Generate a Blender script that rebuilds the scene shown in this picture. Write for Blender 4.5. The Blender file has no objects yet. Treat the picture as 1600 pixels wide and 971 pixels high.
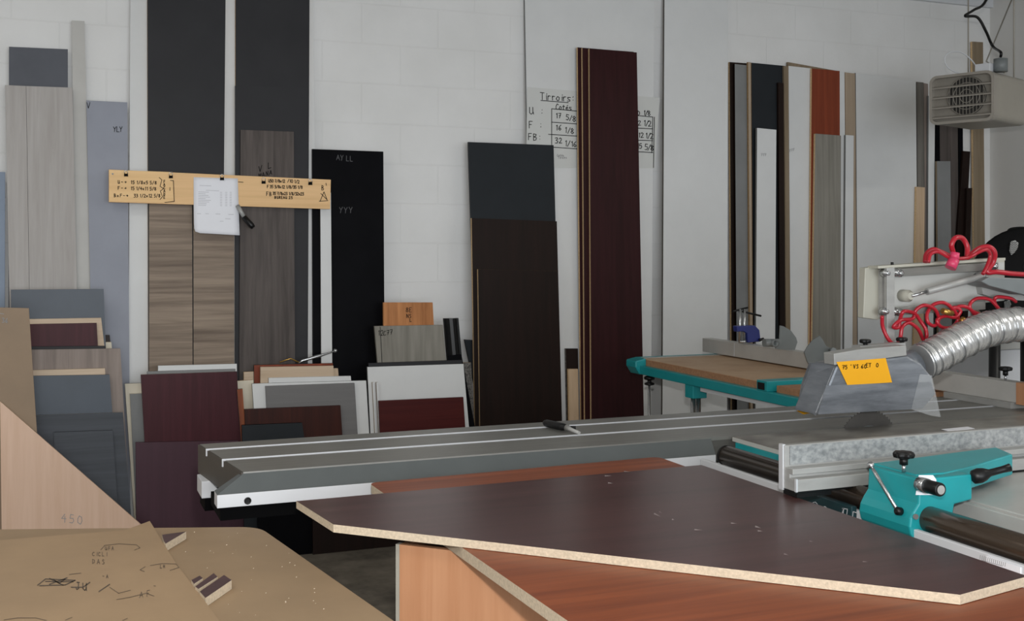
import bpy, bmesh, math, random
from mathutils import Vector
random.seed(7)
scene = bpy.context.scene
COL = scene.collection

# ------------------------------------------------------------------ camera
H = 1.42                       # eye height
F = 1750.0                     # focal length in pixels of a 1600 px wide frame
CX, HY = 800.0, 385.0          # centre column, horizon row
YAW = math.radians(22.0)
SY, CY_ = math.sin(YAW), math.cos(YAW)
cam = bpy.data.cameras.new('camera')
cam_o = bpy.data.objects.new('camera', cam)
COL.objects.link(cam_o)
cam_o.location = (0, 0, H)
cam_o.rotation_euler = (math.radians(90), 0, -YAW)
cam.sensor_width = 36.0
cam.lens = 36.0 * F / 1600.0
cam.shift_y = -(485.5 - HY) / 1600.0
cam.clip_start = 0.05
scene.camera = cam_o

# ------------------------------------------------------------------ light
scene.view_settings.view_transform = 'Standard'
scene.view_settings.look = 'None'
scene.view_settings.gamma = 1.0
scene.view_settings.use_curve_mapping = False
scene.view_settings.exposure = -0.06
W = bpy.data.worlds.new('daylight')
scene.world = W
W.use_nodes = True
W.node_tree.nodes['Background'].inputs[0].default_value = (0.80, 0.90, 1.0, 1)
W.node_tree.nodes['Background'].inputs[1].default_value = 0.7


def area(name, loc, target, sx, sy, power, color, spread=None):
    l = bpy.data.lights.new(name, 'AREA')
    l.shape = 'RECTANGLE'
    l.size, l.size_y = sx, sy
    l.energy = power
    l.color = color
    if spread: l.spread = spread
    o = bpy.data.objects.new(name, l)
    COL.objects.link(o)
    o.location = loc
    d = Vector(target) - Vector(loc)
    o.rotation_euler = d.to_track_quat('-Z', 'Y').to_euler()
    return o


# the big garage door behind the photographer, added unseen ceiling fill lamps, and the camera's own flash
area('garage_door_daylight', (1.0, -3.9, 1.35), (2.2, 5.6, 1.2), 5.0, 2.5, 240, (0.90, 0.95, 1.0))
for lx, ly, lw in ((-1.2, 0.6, 26), (1.8, -0.4, 13), (-0.9, 3.2, 16), (4.9, 1.5, 29)):
    area('ceiling_fill', (lx, ly, 2.93), (lx, ly, 0), 1.2, 0.3, lw, (1.0, 0.97, 0.90))
area('camera_flash', (0.04, 0.02, 1.60), (1.95, 5.0, 1.30), 0.07, 0.05, 43, (1.0, 0.98, 0.95))

# ------------------------------------------------------------------ materials


def lin(c):
    c = c / 255.0
    return c / 12.92 if c <= 0.04045 else ((c + 0.055) / 1.055) ** 2.4


def col(rgb, k=1.0):
    return tuple(min(0.9, lin(v) * k) for v in rgb) + (1,)


MATS = {}


def mat(name, rgb, rough=0.5, metal=0.0, k=1.0, spec=0.5, var=0.06, scale=(6, 6, 6), grain=None, rgb2=None,
        bump=0.0, bscale=60.0, coat=0.0, rrough=0.0):
    """principled material with procedural variation; grain = stretch axis 'x','y','z' for wood figure"""
    if name in MATS: return MATS[name]
    m = bpy.data.materials.new(name)
    m.use_nodes = True
    nt = m.node_tree; N = nt.nodes; L = nt.links
    b = N['Principled BSDF']
    b.inputs['Roughness'].default_value = rough
    b.inputs['Metallic'].default_value = metal
    b.inputs['Specular IOR Level'].default_value = spec
    if coat:
        b.inputs['Coat Weight'].default_value = coat
        b.inputs['Coat Roughness'].default_value = 0.25
    tc = N.new('ShaderNodeTexCoord'); mp = N.new('ShaderNodeMapping')
    L.new(tc.outputs['Object'], mp.inputs['Vector'])
    c1 = col(rgb, k)
    if rgb2 is None:
        c2 = tuple(v * (1 - 2 * var) for v in c1[:3]) + (1,)
        c1 = tuple(min(.92, v * (1 + var)) for v in c1[:3]) + (1,)
    else:
        c2 = col(rgb2, k)
    if grain:
        s = {'x': (1.3, 34, 34), 'y': (34, 1.3, 34), 'z': (34, 34, 1.3)}[grain]
    else:
        s = scale
    mp.inputs['Scale'].default_value = s
    oi = N.new('ShaderNodeObjectInfo'); mu = N.new('ShaderNodeMath'); mu.operation = 'MULTIPLY'
    mu.inputs[1].default_value = 37.0
    L.new(oi.outputs['Random'], mu.inputs[0])
    n = N.new('ShaderNodeTexNoise'); n.noise_dimensions = '4D'
    n.inputs['Scale'].default_value = 1.0
    n.inputs['Detail'].default_value = 6.0
    n.inputs['Roughness'].default_value = 0.62
    n.inputs['Distortion'].default_value = 0.5 if grain else 0.0
    L.new(mp.outputs['Vector'], n.inputs['Vector']); L.new(mu.outputs[0], n.inputs['W'])
    r = N.new('ShaderNodeValToRGB')
    r.color_ramp.elements[0].position = 0.34; r.color_ramp.elements[0].color = c2
    r.color_ramp.elements[1].position = 0.66; r.color_ramp.elements[1].color = c1
    L.new(n.outputs['Fac'], r.inputs['Fac'])
    L.new(r.outputs['Color'], b.inputs['Base Color'])
    if rrough:
        mr = N.new('ShaderNodeMapRange')
        mr.inputs['To Min'].default_value = max(0.02, rough - rrough)
        mr.inputs['To Max'].default_value = rough + rrough
        L.new(n.outputs['Fac'], mr.inputs['Value']); L.new(mr.outputs[0], b.inputs['Roughness'])
    if bump:
        n2 = N.new('ShaderNodeTexNoise'); n2.inputs['Scale'].default_value = bscale
        n2.inputs['Detail'].default_value = 4
        L.new(tc.outputs['Object'], n2.inputs['Vector'])
        bp = N.new('ShaderNodeBump'); bp.inputs['Strength'].default_value = bump
        bp.inputs['Distance'].default_value = 0.004
        L.new(n2.outputs['Fac'], bp.inputs['Height']); L.new(bp.outputs['Normal'], b.inputs['Normal'])
    MATS[name] = m
    return m


KW = 1.62      # photo value -> albedo for things near the back wall
KF = 0.98      # the same for things near the camera


def M(name, rgb, **kw):
    kw.setdefault('k', KW); kw.setdefault('spec', 0.13)
    return mat(name, rgb, **kw)


WHITE = M('white_melamine', (173, 174, 174), rough=0.42, var=0.015)
CREAM = M('cream_melamine', (172, 165, 150), rough=0.45, var=0.04)
PALEWD = M('pale_maple', (166, 150, 132), rough=0.5, grain='x', rgb2=(150, 132, 112))
PALEWDV = M('pale_maple_upright', (166, 145, 122), rough=0.5, grain='z', rgb2=(150, 128, 104))
CHAR = M('charcoal_melamine', (39, 39, 41), rough=0.5, var=0.05)
BLUECHAR = M('blue_charcoal_melamine', (29, 32, 35), rough=0.5, var=0.05)
BLACK = M('black_melamine', (12, 12, 14), spec=.02, rough=0.38, var=0.1)
SLATE = M('slate_melamine', (52, 59, 68), rough=0.42, spec=.3, var=0.06)
SLATEDK = M('dark_slate_melamine', (60, 63, 68), rough=0.45, var=0.1, grain='x')
SLATEUP = M('slate_upright', (72, 74, 80), rough=0.45, var=0.05)
LILAC = M('lilac_grey_melamine', (117, 120, 129), rough=0.45, var=0.03)
BLUEG = M('blue_grey_melamine', (104, 114, 128), rough=0.45, var=0.03)
GREIGE = M('greige_wood', (142, 139, 137), rough=0.5, grain='z', rgb2=(130, 126, 123))
GREIGE2 = M('greige_taupe_wood', (124, 114, 108), rough=0.5, grain='z', rgb2=(102, 93, 88))
STRIPG = M('light_grey_melamine', (152, 151, 148), rough=0.5, var=0.03)
DRIFTX = M('driftwood_horizontal', (124, 111, 98), rough=0.5, grain='x', rgb2=(86, 75, 66))
GRYBRN = M('grey_brown_wood', (76, 70, 67), rough=0.5, grain='z', rgb2=(56, 51, 49))
GREYWD = M('grey_oak', (116, 113, 106), rough=0.5, grain='z', rgb2=(98, 95, 88))
GREYWD2 = M('weathered_grey_oak', (96, 93, 88), rough=0.5, grain='z', rgb2=(68, 66, 63))
GREYP = M('grey_melamine', (92, 91, 91), rough=0.45, var=0.05, grain='x')
GREYMD = M('mid_grey_melamine', (102, 103, 103), rough=0.45, var=0.04)
WENGE = M('wenge', (28, 18, 15), rough=0.42, grain='z', rgb2=(21, 15, 12))
MAHOG = M('dark_mahogany', (41, 17, 19), rough=0.42, grain='z', rgb2=(31, 12, 13))
MAROON = M('maroon_mahogany', (56, 22, 28), rough=0.42, grain='z', rgb2=(45, 16, 21))
PLUM = M('plum_mahogany', (60, 40, 48), rough=0.4, grain='z', rgb2=(55, 37, 44))
REDMAH = M('red_mahogany', (62, 24, 22), rough=0.4, grain='x', rgb2=(50, 18, 18))
REDBRN = M('red_brown_wood', (52, 24, 18), rough=0.4, grain='z', rgb2=(33, 17, 14))
CHERRY = M('cherry', (116, 66, 42), rough=0.42, grain='z', rgb2=(92, 48, 32))
CHERRYR = M('reddish_cherry', (108, 52, 34), rough=0.42, grain='z', rgb2=(90, 42, 28))
ORANGE = M('orange_oak', (160, 110, 70), rough=0.45, grain='z', rgb2=(126, 82, 50))
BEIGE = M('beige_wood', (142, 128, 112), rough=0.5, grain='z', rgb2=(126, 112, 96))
BEIGEDK = M('dark_beige_wood', (112, 100, 84), rough=0.5, grain='z', rgb2=(96, 84, 68))  # deeper beige for the backing sheet, strips and edges
CHIP = M('chipboard_edge', (178, 152, 118), rough=0.8, var=0.12, scale=(160, 160, 160))
CHIPDK = M('brown_chipboard_edge', (136, 112, 82), rough=0.8, var=0.12, scale=(160, 160, 160))
SPECK = M('speckled_granite_laminate', (110, 108, 104), rough=0.4, rgb2=(44, 42, 42), scale=(110, 110, 110))
PLANK = M('birch_plank', (192, 160, 120), rough=0.55, grain='x', rgb2=(178, 146, 106))
PLANKCARD = M('birch_card', (194, 164, 122), rough=0.6, grain='x', rgb2=(184, 152, 110))
PAPER = M('paper', (188, 189, 194), rough=0.7, var=0.01)
INK = M('black_ink', (18, 16, 16), rough=0.6, var=0.02, k=1.0)
FAINT = M('grey_pencil', (120, 120, 122), rough=0.7, var=0.02)
FAINTDK = M('faint_scratch_on_black', (70, 70, 72), rough=0.7, var=0.02)
BOARDW = M('whiteboard', (164, 165, 163), rough=0.45, var=0.01)
# near things
TAN = mat('tan_mdf', (150, 126, 98), rough=0.6, k=KF, var=0.05, scale=(5, 5, 5))
TAN2 = mat('tan_mdf_sheet', (158, 132, 102), rough=0.6, k=KF, var=0.05, scale=(4, 4, 4))
TANUP = mat('brown_mdf', (132, 112, 90), rough=0.6, k=1.15, var=0.05)
PINKWD = mat('pinkish_plywood', (188, 160, 140), rough=0.55, k=1.35, grain='z', rgb2=(180, 150, 128))
PANELTOP = mat('dusty_dark_mahogany', (80, 52, 51), rough=0.3, spec=.5, k=KF, grain='x', rgb2=(62, 39, 38))
CHERRYTOP = mat('polished_cherry', (144, 76, 43), rough=0.4, spec=.3, k=KF, grain='x', rgb2=(112, 56, 33))
CARCASS = mat('honey_cherry', (206, 152, 114), rough=0.45, k=0.85, grain='z', rgb2=(192, 136, 98))
CHIPB = mat('fresh_chipboard_edge', (226, 208, 182), rough=0.8, k=0.74, var=0.1, scale=(190, 190, 190))
CHIPG = mat('grey_edge_banding', (170, 166, 154), rough=0.6, k=0.9, var=0.05)
ALU = mat('milled_aluminium', (168, 167, 162), rough=0.42, metal=0.5, k=0.64, var=0.05, scale=(3, 60, 60))
ALUDK = mat('dull_aluminium', (150, 150, 148), rough=0.45, metal=0.2, k=1.25, var=0.06, scale=(8, 8, 40))
ALUBR = mat('bright_aluminium_edge', (226, 228, 232), rough=0.3, metal=0.35, k=0.95, var=0.02)
BEAM = mat('lightened_aluminium', (150, 149, 146), rough=0.45, metal=0.15, k=1.75, var=0.04)  # dull aluminium lightened to offset the shade on the fence side
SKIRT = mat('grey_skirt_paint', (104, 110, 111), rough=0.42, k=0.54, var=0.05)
GREYPAINT = mat('grey_machine_paint', (112, 117, 118), rough=0.42, k=1.1, var=0.04)
WHITEPAINT = mat('white_machine_paint', (206, 208, 212), rough=0.4, k=1.0, var=0.02)
LIGHTGREY = mat('light_grey_machine_paint', (186, 186, 182), rough=0.4, k=1.0, var=0.03)
IRON = mat('worn_cast_iron', (120, 118, 113), rough=0.4, metal=0.25, k=1.75, rgb2=(76, 73, 70), scale=(5, 9, 5), rrough=0.08)
EXTTOP = mat('grey_extension_top', (166, 165, 162), rough=0.38, metal=0.15, k=1.35, var=0.06, scale=(3, 5, 5))
SCUFF = mat('scuffed_aluminium', (176, 178, 178), rough=0.4, metal=0.25, k=1.0, rgb2=(126, 130, 132), scale=(70, 90, 90))
TEAL = mat('teal_machine_paint', (28, 148, 154), rough=0.36, k=1.0, var=0.04)
TEALDK = mat('dark_teal_panel', (30, 62, 68), rough=0.4, k=0.8, var=0.05)
BRONZE = mat('dark_steel_tube', (84, 72, 62), rough=0.22, metal=0.55, k=1.0, var=0.06, scale=(40, 3, 40))
BLACKPL = mat('black_plastic', (15, 15, 16), spec=.35, rough=0.4, k=1.0, var=0.05)
BLACKSHADE = mat('underside_shade_black', (8, 8, 9), rough=0.8, spec=.05, k=1.0, var=0.05)  # near-black standing in for the shade under the sliding table
STEEL = mat('bright_steel', (190, 192, 194), rough=0.25, metal=0.9, k=1.0, var=0.03)
BLADE = mat('saw_blade_steel', (120, 118, 116), rough=0.4, metal=0.7, k=1.0, var=0.1)
BROWNCAP = mat('brown_shaded_plate', (70, 64, 56), rough=0.5, k=0.9, var=0.1)
HOODM = mat('duct_tape_grey', (120, 124, 130), rough=0.3, metal=0.25, k=1.45, rgb2=(80, 84, 90), scale=(4, 4, 26), bump=0.5, bscale=14)
YELLOW = mat('yellow_paper', (240, 172, 8), rough=0.6, k=1.0, var=0.02)
FOIL = mat('aluminium_foil', (225, 225, 224), rough=0.27, metal=0.72, k=1.0, var=0.05, bump=0.12, bscale=30)
RED = mat('red_air_hose', (176, 30, 46), rough=0.28, k=1.0, var=0.06)
PINK = mat('pink_connector', (214, 64, 104), rough=0.35, k=1.0, var=0.05)
BRASS = mat('brass', (190, 150, 80), rough=0.3, metal=0.8, k=1.0, var=0.05)
IVORY = mat('ivory_painted_cover', (176, 174, 162), rough=0.45, k=1.05, var=0.02)
BLUE = mat('blue_clamp_paint', (34, 44, 110), rough=0.4, k=1.2, var=0.06)
MDFBROWN = mat('brown_hardboard', (146, 124, 99), rough=0.55, k=1.95, rgb2=(126, 98, 72), scale=(3, 4, 3))
MDFEDGE = mat('reddish_particle_edge', (164, 120, 88), rough=0.75, k=1.1, var=0.12, scale=(90, 90, 90))
HEATER = mat('heater_taupe_enamel', (104, 100, 94), rough=0.3, metal=0.15, k=2.5, var=0.04)
HEATERDK = mat('heater_dark_interior', (40, 38, 36), rough=0.5, k=1.0, var=0.1)
HEATSIDE = mat('heater_case_paint', (124, 120, 112), rough=0.45, k=1.7, var=0.03)
FANBLK = mat('matt_black_fan_shell', (16, 16, 17), rough=0.6, spec=.12, k=1.0, var=0.05)
HEATIN = mat('heater_recess_shade', (104, 100, 93), rough=0.5, k=1.8, var=0.06)  # darker copy of the heater enamel, paints the shade inside the recess
GRIDW = mat('grey_vent_mesh', (170, 170, 168), rough=0.4, k=1.1, var=0.05)


def clear_plastic():
    m = bpy.data.materials.new('clear_plastic_sheet')
    m.use_nodes = True
    N = m.node_tree.nodes; L = m.node_tree.links
    b = N['Principled BSDF']
    b.inputs['Base Color'].default_value = (0.75, 0.78, 0.80, 1)
    b.inputs['Roughness'].default_value = 0.15
    b.inputs['Alpha'].default_value = 0.22
    n = N.new('ShaderNodeTexNoise'); n.inputs['Scale'].default_value = 30
    bp = N.new('ShaderNodeBump'); bp.inputs['Strength'].default_value = 0.5; bp.inputs['Distance'].default_value = .01
    L.new(n.outputs['Fac'], bp.inputs['Height']); L.new(bp.outputs['Normal'], b.inputs['Normal'])
    return m


CLEAR = clear_plastic()

# ------------------------------------------------------------------ mesh helpers


def V(*a): return Vector(a)


class MB:
    def __init__(self):
        self.v = []; self.f = []; self.m = []; self.s = []

    def face(self, pts, mi=0, smooth=False):
        i = len(self.v); self.v += [Vector(p) for p in pts]
        self.f.append(list(range(i, i + len(pts)))); self.m.append(mi); self.s.append(smooth)

    def prism(self, poly, off, mi=0, side=None):
        """poly (3D points) swept by vector off"""
        side = mi if side is None else side
        n = len(poly); i = len(self.v); off = Vector(off)
        a = [Vector(p) for p in poly]
        self.v += a + [p + off for p in a]
        self.f.append([i + k for k in range(n)]); self.m.append(mi); self.s.append(False)
        self.f.append([i + n + k for k in reversed(range(n))]); self.m.append(mi); self.s.append(False)
        for k in range(n):
            j = (k + 1) % n
            self.f.append([i + k, i + n + k, i + n + j, i + j]); self.m.append(side); self.s.append(False)
        return self

    def box(self, a, b, mi=0):
        (x0, y0, z0), (x1, y1, z1) = a, b
        return self.prism([(x0, y0, z0), (x1, y0, z0), (x1, y1, z0), (x0, y1, z0)], (0, 0, z1 - z0), mi)

    def tube(self, path, r, n=10, mi=0, caps=True):
        P = [Vector(p) for p in path]
        rr = r if isinstance(r, (list, tuple)) else [r] * len(P)
        t0 = (P[1] - P[0]).normalized()
        up = Vector((0, 0, 1)) if abs(t0.z) < .9 else Vector((1, 0, 0))
        nrm = (up - t0 * up.dot(t0)).normalized()
        base = len(self.v)
        for k, p in enumerate(P):
            if k == 0: t = P[1] - P[0]
            elif k == len(P) - 1: t = P[-1] - P[-2]
            else: t = (P[k + 1] - P[k]).normalized() + (P[k] - P[k - 1]).normalized()
            t = t.normalized() if t.length > 1e-9 else t0
            nrm = (nrm - t * nrm.dot(t))
            nrm = nrm.normalized() if nrm.length > 1e-6 else t.orthogonal().normalized()
            bn = t.cross(nrm)
            for j in range(n):
                a = 2 * math.pi * j / n
                self.v.append(p + (nrm * math.cos(a) + bn * math.sin(a)) * rr[k])
        for k in range(len(P) - 1):
            for j in range(n):
                a = base + k * n + j; b = base + k * n + (j + 1) % n
                self.f.append([a, b, b + n, a + n]); self.m.append(mi); self.s.append(True)
        if caps:
            self.f.append([base + j for j in reversed(range(n))]); self.m.append(mi); self.s.append(False)
            e = base + (len(P) - 1) * n
            self.f.append([e + j for j in range(n)]); self.m.append(mi); self.s.append(False)
        return self

    def cyl(self, a, b, r, n=20, mi=0):
        return self.tube([a, b], r, n, mi)

    def lathe(self, p, d, prof, n=28, mi=0):
        """profile [(radius, height along d)] around the axis p + h d"""
        d = Vector(d).normalized(); p = Vector(p)
        return self.tube([p + d * h for r, h in prof], [max(r, 1e-4) for r, h in prof], n, mi) if False else self._lathe(p, d, prof, n, mi)

    def _lathe(self, p, d, prof, n, mi):
        u = d.orthogonal().normalized(); w = d.cross(u); base = len(self.v)
        for r, h in prof:
            for j in range(n):
                a = 2 * math.pi * j / n
                self.v.append(p + d * h + (u * math.cos(a) + w * math.sin(a)) * max(r, 1e-4))
        for k in range(len(prof) - 1):
            for j in range(n):
                a = base + k * n + j; b = base + k * n + (j + 1) % n
                self.f.append([a, b, b + n, a + n]); self.m.append(mi); self.s.append(True)
        self.f.append([base + j for j in reversed(range(n))]); self.m.append(mi); self.s.append(False)
        e = base + (len(prof) - 1) * n
        self.f.append([e + j for j in range(n)]); self.m.append(mi); self.s.append(False)
        return self


ORIGIN = {}


def worigin(o): return ORIGIN.get(o.name, Vector((0, 0, 0)))


def obj(name, mb, mats, parent=None, bevel=0.0, origin=None, recalc=True):
    if not isinstance(mats, (list, tuple)): mats = [mats]
    me = bpy.data.meshes.new(name)
    if origin is None:
        xs = [p.x for p in mb.v]; ys = [p.y for p in mb.v]; zs = [p.z for p in mb.v]
        origin = Vector(((min(xs) + max(xs)) / 2, (min(ys) + max(ys)) / 2, min(zs)))
    origin = Vector(origin)
    me.from_pydata([tuple(p - origin) for p in mb.v], [], mb.f)
    for m in mats: me.materials.append(m)
    for p, mi, s in zip(me.polygons, mb.m, mb.s):
        p.material_index = min(mi, len(mats) - 1); p.use_smooth = s
    if recalc:
        bm = bmesh.new(); bm.from_mesh(me)
        bmesh.ops.recalc_face_normals(bm, faces=bm.faces)
        bm.to_mesh(me); bm.free()
    me.update()
    o = bpy.data.objects.new(name, me)
    COL.objects.link(o)
    po = worigin(parent) if parent else Vector((0, 0, 0))
    o.location = origin - po
    if parent: o.parent = parent
    ORIGIN[o.name] = origin
    if bevel:
        b = o.modifiers.new('bevel', 'BEVEL'); b.width = bevel; b.segments = 2; b.limit_method = 'ANGLE'
        b.angle_limit = math.radians(40)
        b.harden_normals = False
    return o


def thing(name, label, cat, loc, group=None):
    o = bpy.data.objects.new(name, None)
    COL.objects.link(o); o.location = loc; o.empty_display_size = 0.1
    ORIGIN[o.name] = Vector(loc)
    return tag(o, label, cat, group)


def tag(o, label, cat, group=None, kind=None):
    o['label'] = label; o['category'] = cat
    if group: o['group'] = group
    if kind: o['kind'] = kind
    return o


def structure(o):
    o['kind'] = 'structure'
    return o


# ------------------------------------------------------------------ sight lines: photo pixel -> point on a known plane
YW = 5.6
XR = 5.62
ZC = 3.02
CAM = Vector((0, 0, H))


def ray(px, py):
    t = (px - CX) / F
    return Vector((SY + t * CY_, CY_ - t * SY, (HY - py) / F))


def on_z(px, py, z): d = ray(px, py); return CAM + d * ((z - H) / d.z)
def on_y(px, py, y): d = ray(px, py); return CAM + d * (y / d.y)
def on_x(px, py, x): d = ray(px, py); return CAM + d * (x / d.x)


def on_lean(px, py, off, s):
    """front plane of a sheet leaning on the back wall: y = YW - off - s (2.9 - z)"""
    d = ray(px, py)
    k = (YW - off - s * (2.9 - H)) / (d.y - s * d.z)
    return CAM + d * k


def smooth_path(pts, n=6):
    P = [Vector(p) for p in pts]; out = []
    Q = [P[0] * 2 - P[1]] + P + [P[-1] * 2 - P[-2]]
    for i in range(1, len(Q) - 2):
        a, b, c, d = Q[i - 1], Q[i], Q[i + 1], Q[i + 2]
        for k in range(n):
            t = k / n
            out.append(0.5 * ((2 * b) + (c - a) * t + (2 * a - 5 * b + 4 * c - d) * t * t + (3 * b - a - 3 * c + d) * t ** 3))
    out.append(P[-1])
    return out


# ------------------------------------------------------------------ handwriting (pen strokes on a 0..0.6 x 0..1 cell)
GL = {
    '0': [[(.3, 0), (.08, .2), (.05, .6), (.25, 1), (.5, .85), (.55, .4), (.4, .05), (.3, 0)]],
    '1': [[(.2, .8), (.35, 1), (.33, 0)]],
    '2': [[(.05, .8), (.25, 1), (.5, .85), (.4, .5), (.05, 0), (.58, .05)]],
    '3': [[(.05, .95), (.45, 1), (.5, .75), (.2, .55), (.55, .4), (.45, .05), (.05, .02)]],
    '5': [[(.55, 1), (.15, 1), (.1, .55), (.45, .6), (.55, .3), (.35, 0), (.05, .05)]],
    '6': [[(.5, 1), (.15, .6), (.08, .2), (.3, 0), (.52, .2), (.35, .45), (.1, .3)]],
    '7': [[(.05, .98), (.55, 1), (.25, 0)], [(.15, .5), (.5, .52)]],
    '8': [[(.3, .55), (.08, .78), (.3, 1), (.52, .78), (.3, .55), (.05, .25), (.3, 0), (.55, .25), (.3, .55)]],
    '4': [[(.4, 1), (.05, .4), (.58, .42)], [(.42, .7), (.4, 0)]],
    '/': [[(.08, -.05), (.55, 1.05)]],
    ':': [[(.25, .2), (.28, .26)], [(.25, .65), (.28, .71)]],
    '-': [[(.05, .5), (.55, .5)]],
    '>': [[(.0, .5), (.55, .5)], [(.35, .75), (.55, .5), (.35, .25)]],
    '.': [[(.25, 0), (.3, .05)]],
    "'": [[(.3, .75), (.35, 1)]],
    'x': [[(.05, .05), (.5, .6)], [(.05, .6), (.5, .05)]],
    'A': [[(0, 0), (.3, 1), (.58, 0)], [(.12, .38), (.48, .38)]],
    'B': [[(.08, 0), (.1, 1), (.45, .9), (.42, .6), (.1, .52), (.55, .35), (.45, .05), (.08, 0)]],
    'C': [[(.55, .85), (.3, 1), (.08, .6), (.12, .15), (.35, 0), (.58, .12)]],
    'D': [[(.08, 0), (.1, 1), (.5, .75), (.52, .3), (.08, 0)]],
    'E': [[(.55, 1), (.1, 1), (.08, 0), (.55, 0)], [(.1, .52), (.45, .52)]],
    'F': [[(.55, 1), (.1, 1), (.08, 0)], [(.1, .52), (.45, .54)]],
    'G': [[(.55, .85), (.3, 1), (.08, .55), (.15, .08), (.5, .1), (.52, .45), (.3, .45)]],
    'I': [[(.3, 0), (.3, 1)]],
    'J': [[(.2, 1), (.55, 1)], [(.42, 1), (.4, .15), (.2, 0), (.05, .2)]],
    'L': [[(.1, 1), (.08, 0), (.55, .02)]],
    'M': [[(0, 0), (.08, 1), (.3, .4), (.52, 1), (.6, 0)]],
    'N': [[(.05, 0), (.08, 1), (.5, 0), (.54, 1)]],
    'R': [[(.08, 0), (.1, 1), (.5, .85), (.42, .55), (.1, .48)], [(.25, .5), (.55, 0)]],
    'S': [[(.52, .9), (.25, 1), (.1, .75), (.45, .4), (.42, .08), (.05, .05)]],
    'T': [[(0, 1), (.6, 1)], [(.3, 1), (.28, 0)]],
    'U': [[(.06, 1), (.08, .2), (.3, 0), (.5, .2), (.52, 1)], [(.52, .4), (.6, 0)]],
    'V': [[(.03, 1), (.28, 0), (.56, 1)]],
    'Y': [[(.03, 1), (.3, .5), (.56, 1)], [(.3, .5), (.25, 0)]],
    'i': [[(.3, .6), (.3, 0)], [(.3, .8), (.32, .86)]],
    'r': [[(.12, .6), (.15, 0)], [(.15, .4), (.3, .6), (.5, .58)]],
    'o': [[(.3, 0), (.08, .25), (.25, .6), (.5, .4), (.42, .06), (.3, 0)]],
    's': [[(.5, .58), (.15, .55), (.15, .36), (.45, .26), (.42, .04), (.08, .02)]],
    't': [[(.28, .9), (.26, .08), (.48, .02)], [(.08, .62), (.5, .64)]],
    'e': [[(.1, .32), (.5, .36), (.35, .6), (.1, .4), (.2, .04), (.52, .1)], [(.3, .75), (.46, .92)]],
    'a': [[(.48, .55), (.15, .5), (.1, .1), (.4, .1), (.48, .55), (.55, 0)]],
    ' ': [],
}


def strokes(text, px, py, h, slope=0.0, adv=0.72, jit=0.03):
    """pixel strokes for text whose baseline starts at (px, py); h = capital height in px"""
    out = []; x = 0.0
    for ch in text:
        for st in GL.get(ch, []):
            out.append([(px + (x + a + random.uniform(-jit, jit)) * h,
                         py + (x + a) * h * slope - (b + random.uniform(-jit, jit)) * h) for a, b in st])
        x += adv * ({'1': .8}.get(ch, 0.55 if ch in " :.'iI" else 1.0))
    return out


def ink(parent, plane, sts, w, m, name='handwriting', label=None, gap=9):
    """thin pen ribbons lying on the surface; plane(px, py) gives the surface point; every separate scribble is a part"""
    bb = [(min(p[0] for p in s), max(p[0] for p in s), min(p[1] for p in s), max(p[1] for p in s)) for s in sts]
    grp = list(range(len(sts)))
    def root(i):
        while grp[i] != i: i = grp[i]
        return i
    for i in range(len(sts)):
        for j in range(i):
            a, b = bb[i], bb[j]
            if a[0] < b[1] + gap and b[0] < a[1] + gap and a[2] < b[3] + gap and b[2] < a[3] + gap: grp[root(i)] = root(j)
    sets = {}
    for i in range(len(sts)): sets.setdefault(root(i), []).append(sts[i])
    for v in sets.values(): o = ink_one(parent, plane, v, w, m, name, label)
    return o


def ink_one(parent, plane, sts, w, m, name, label):
    mb = MB()
    for st in sts:
        for (x0, y0), (x1, y1) in zip(st, st[1:]):
            dx, dy = x1 - x0, y1 - y0; L = math.hypot(dx, dy)
            if L < 1e-6: continue
            ex, ey = dx / L * w * .3, dy / L * w * .3
            nx, ny = -dy / L * w / 2, dx / L * w / 2
            mb.face([plane(x0 - ex + nx, y0 - ey + ny), plane(x1 + ex + nx, y1 + ey + ny),
                     plane(x1 + ex - nx, y1 + ey - ny), plane(x0 - ex - nx, y0 - ey - ny)])
    o = obj(name, mb, m, parent, recalc=False)
    if label: o['label'] = label
    return o

# ------------------------------------------------------------------ the room


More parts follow.
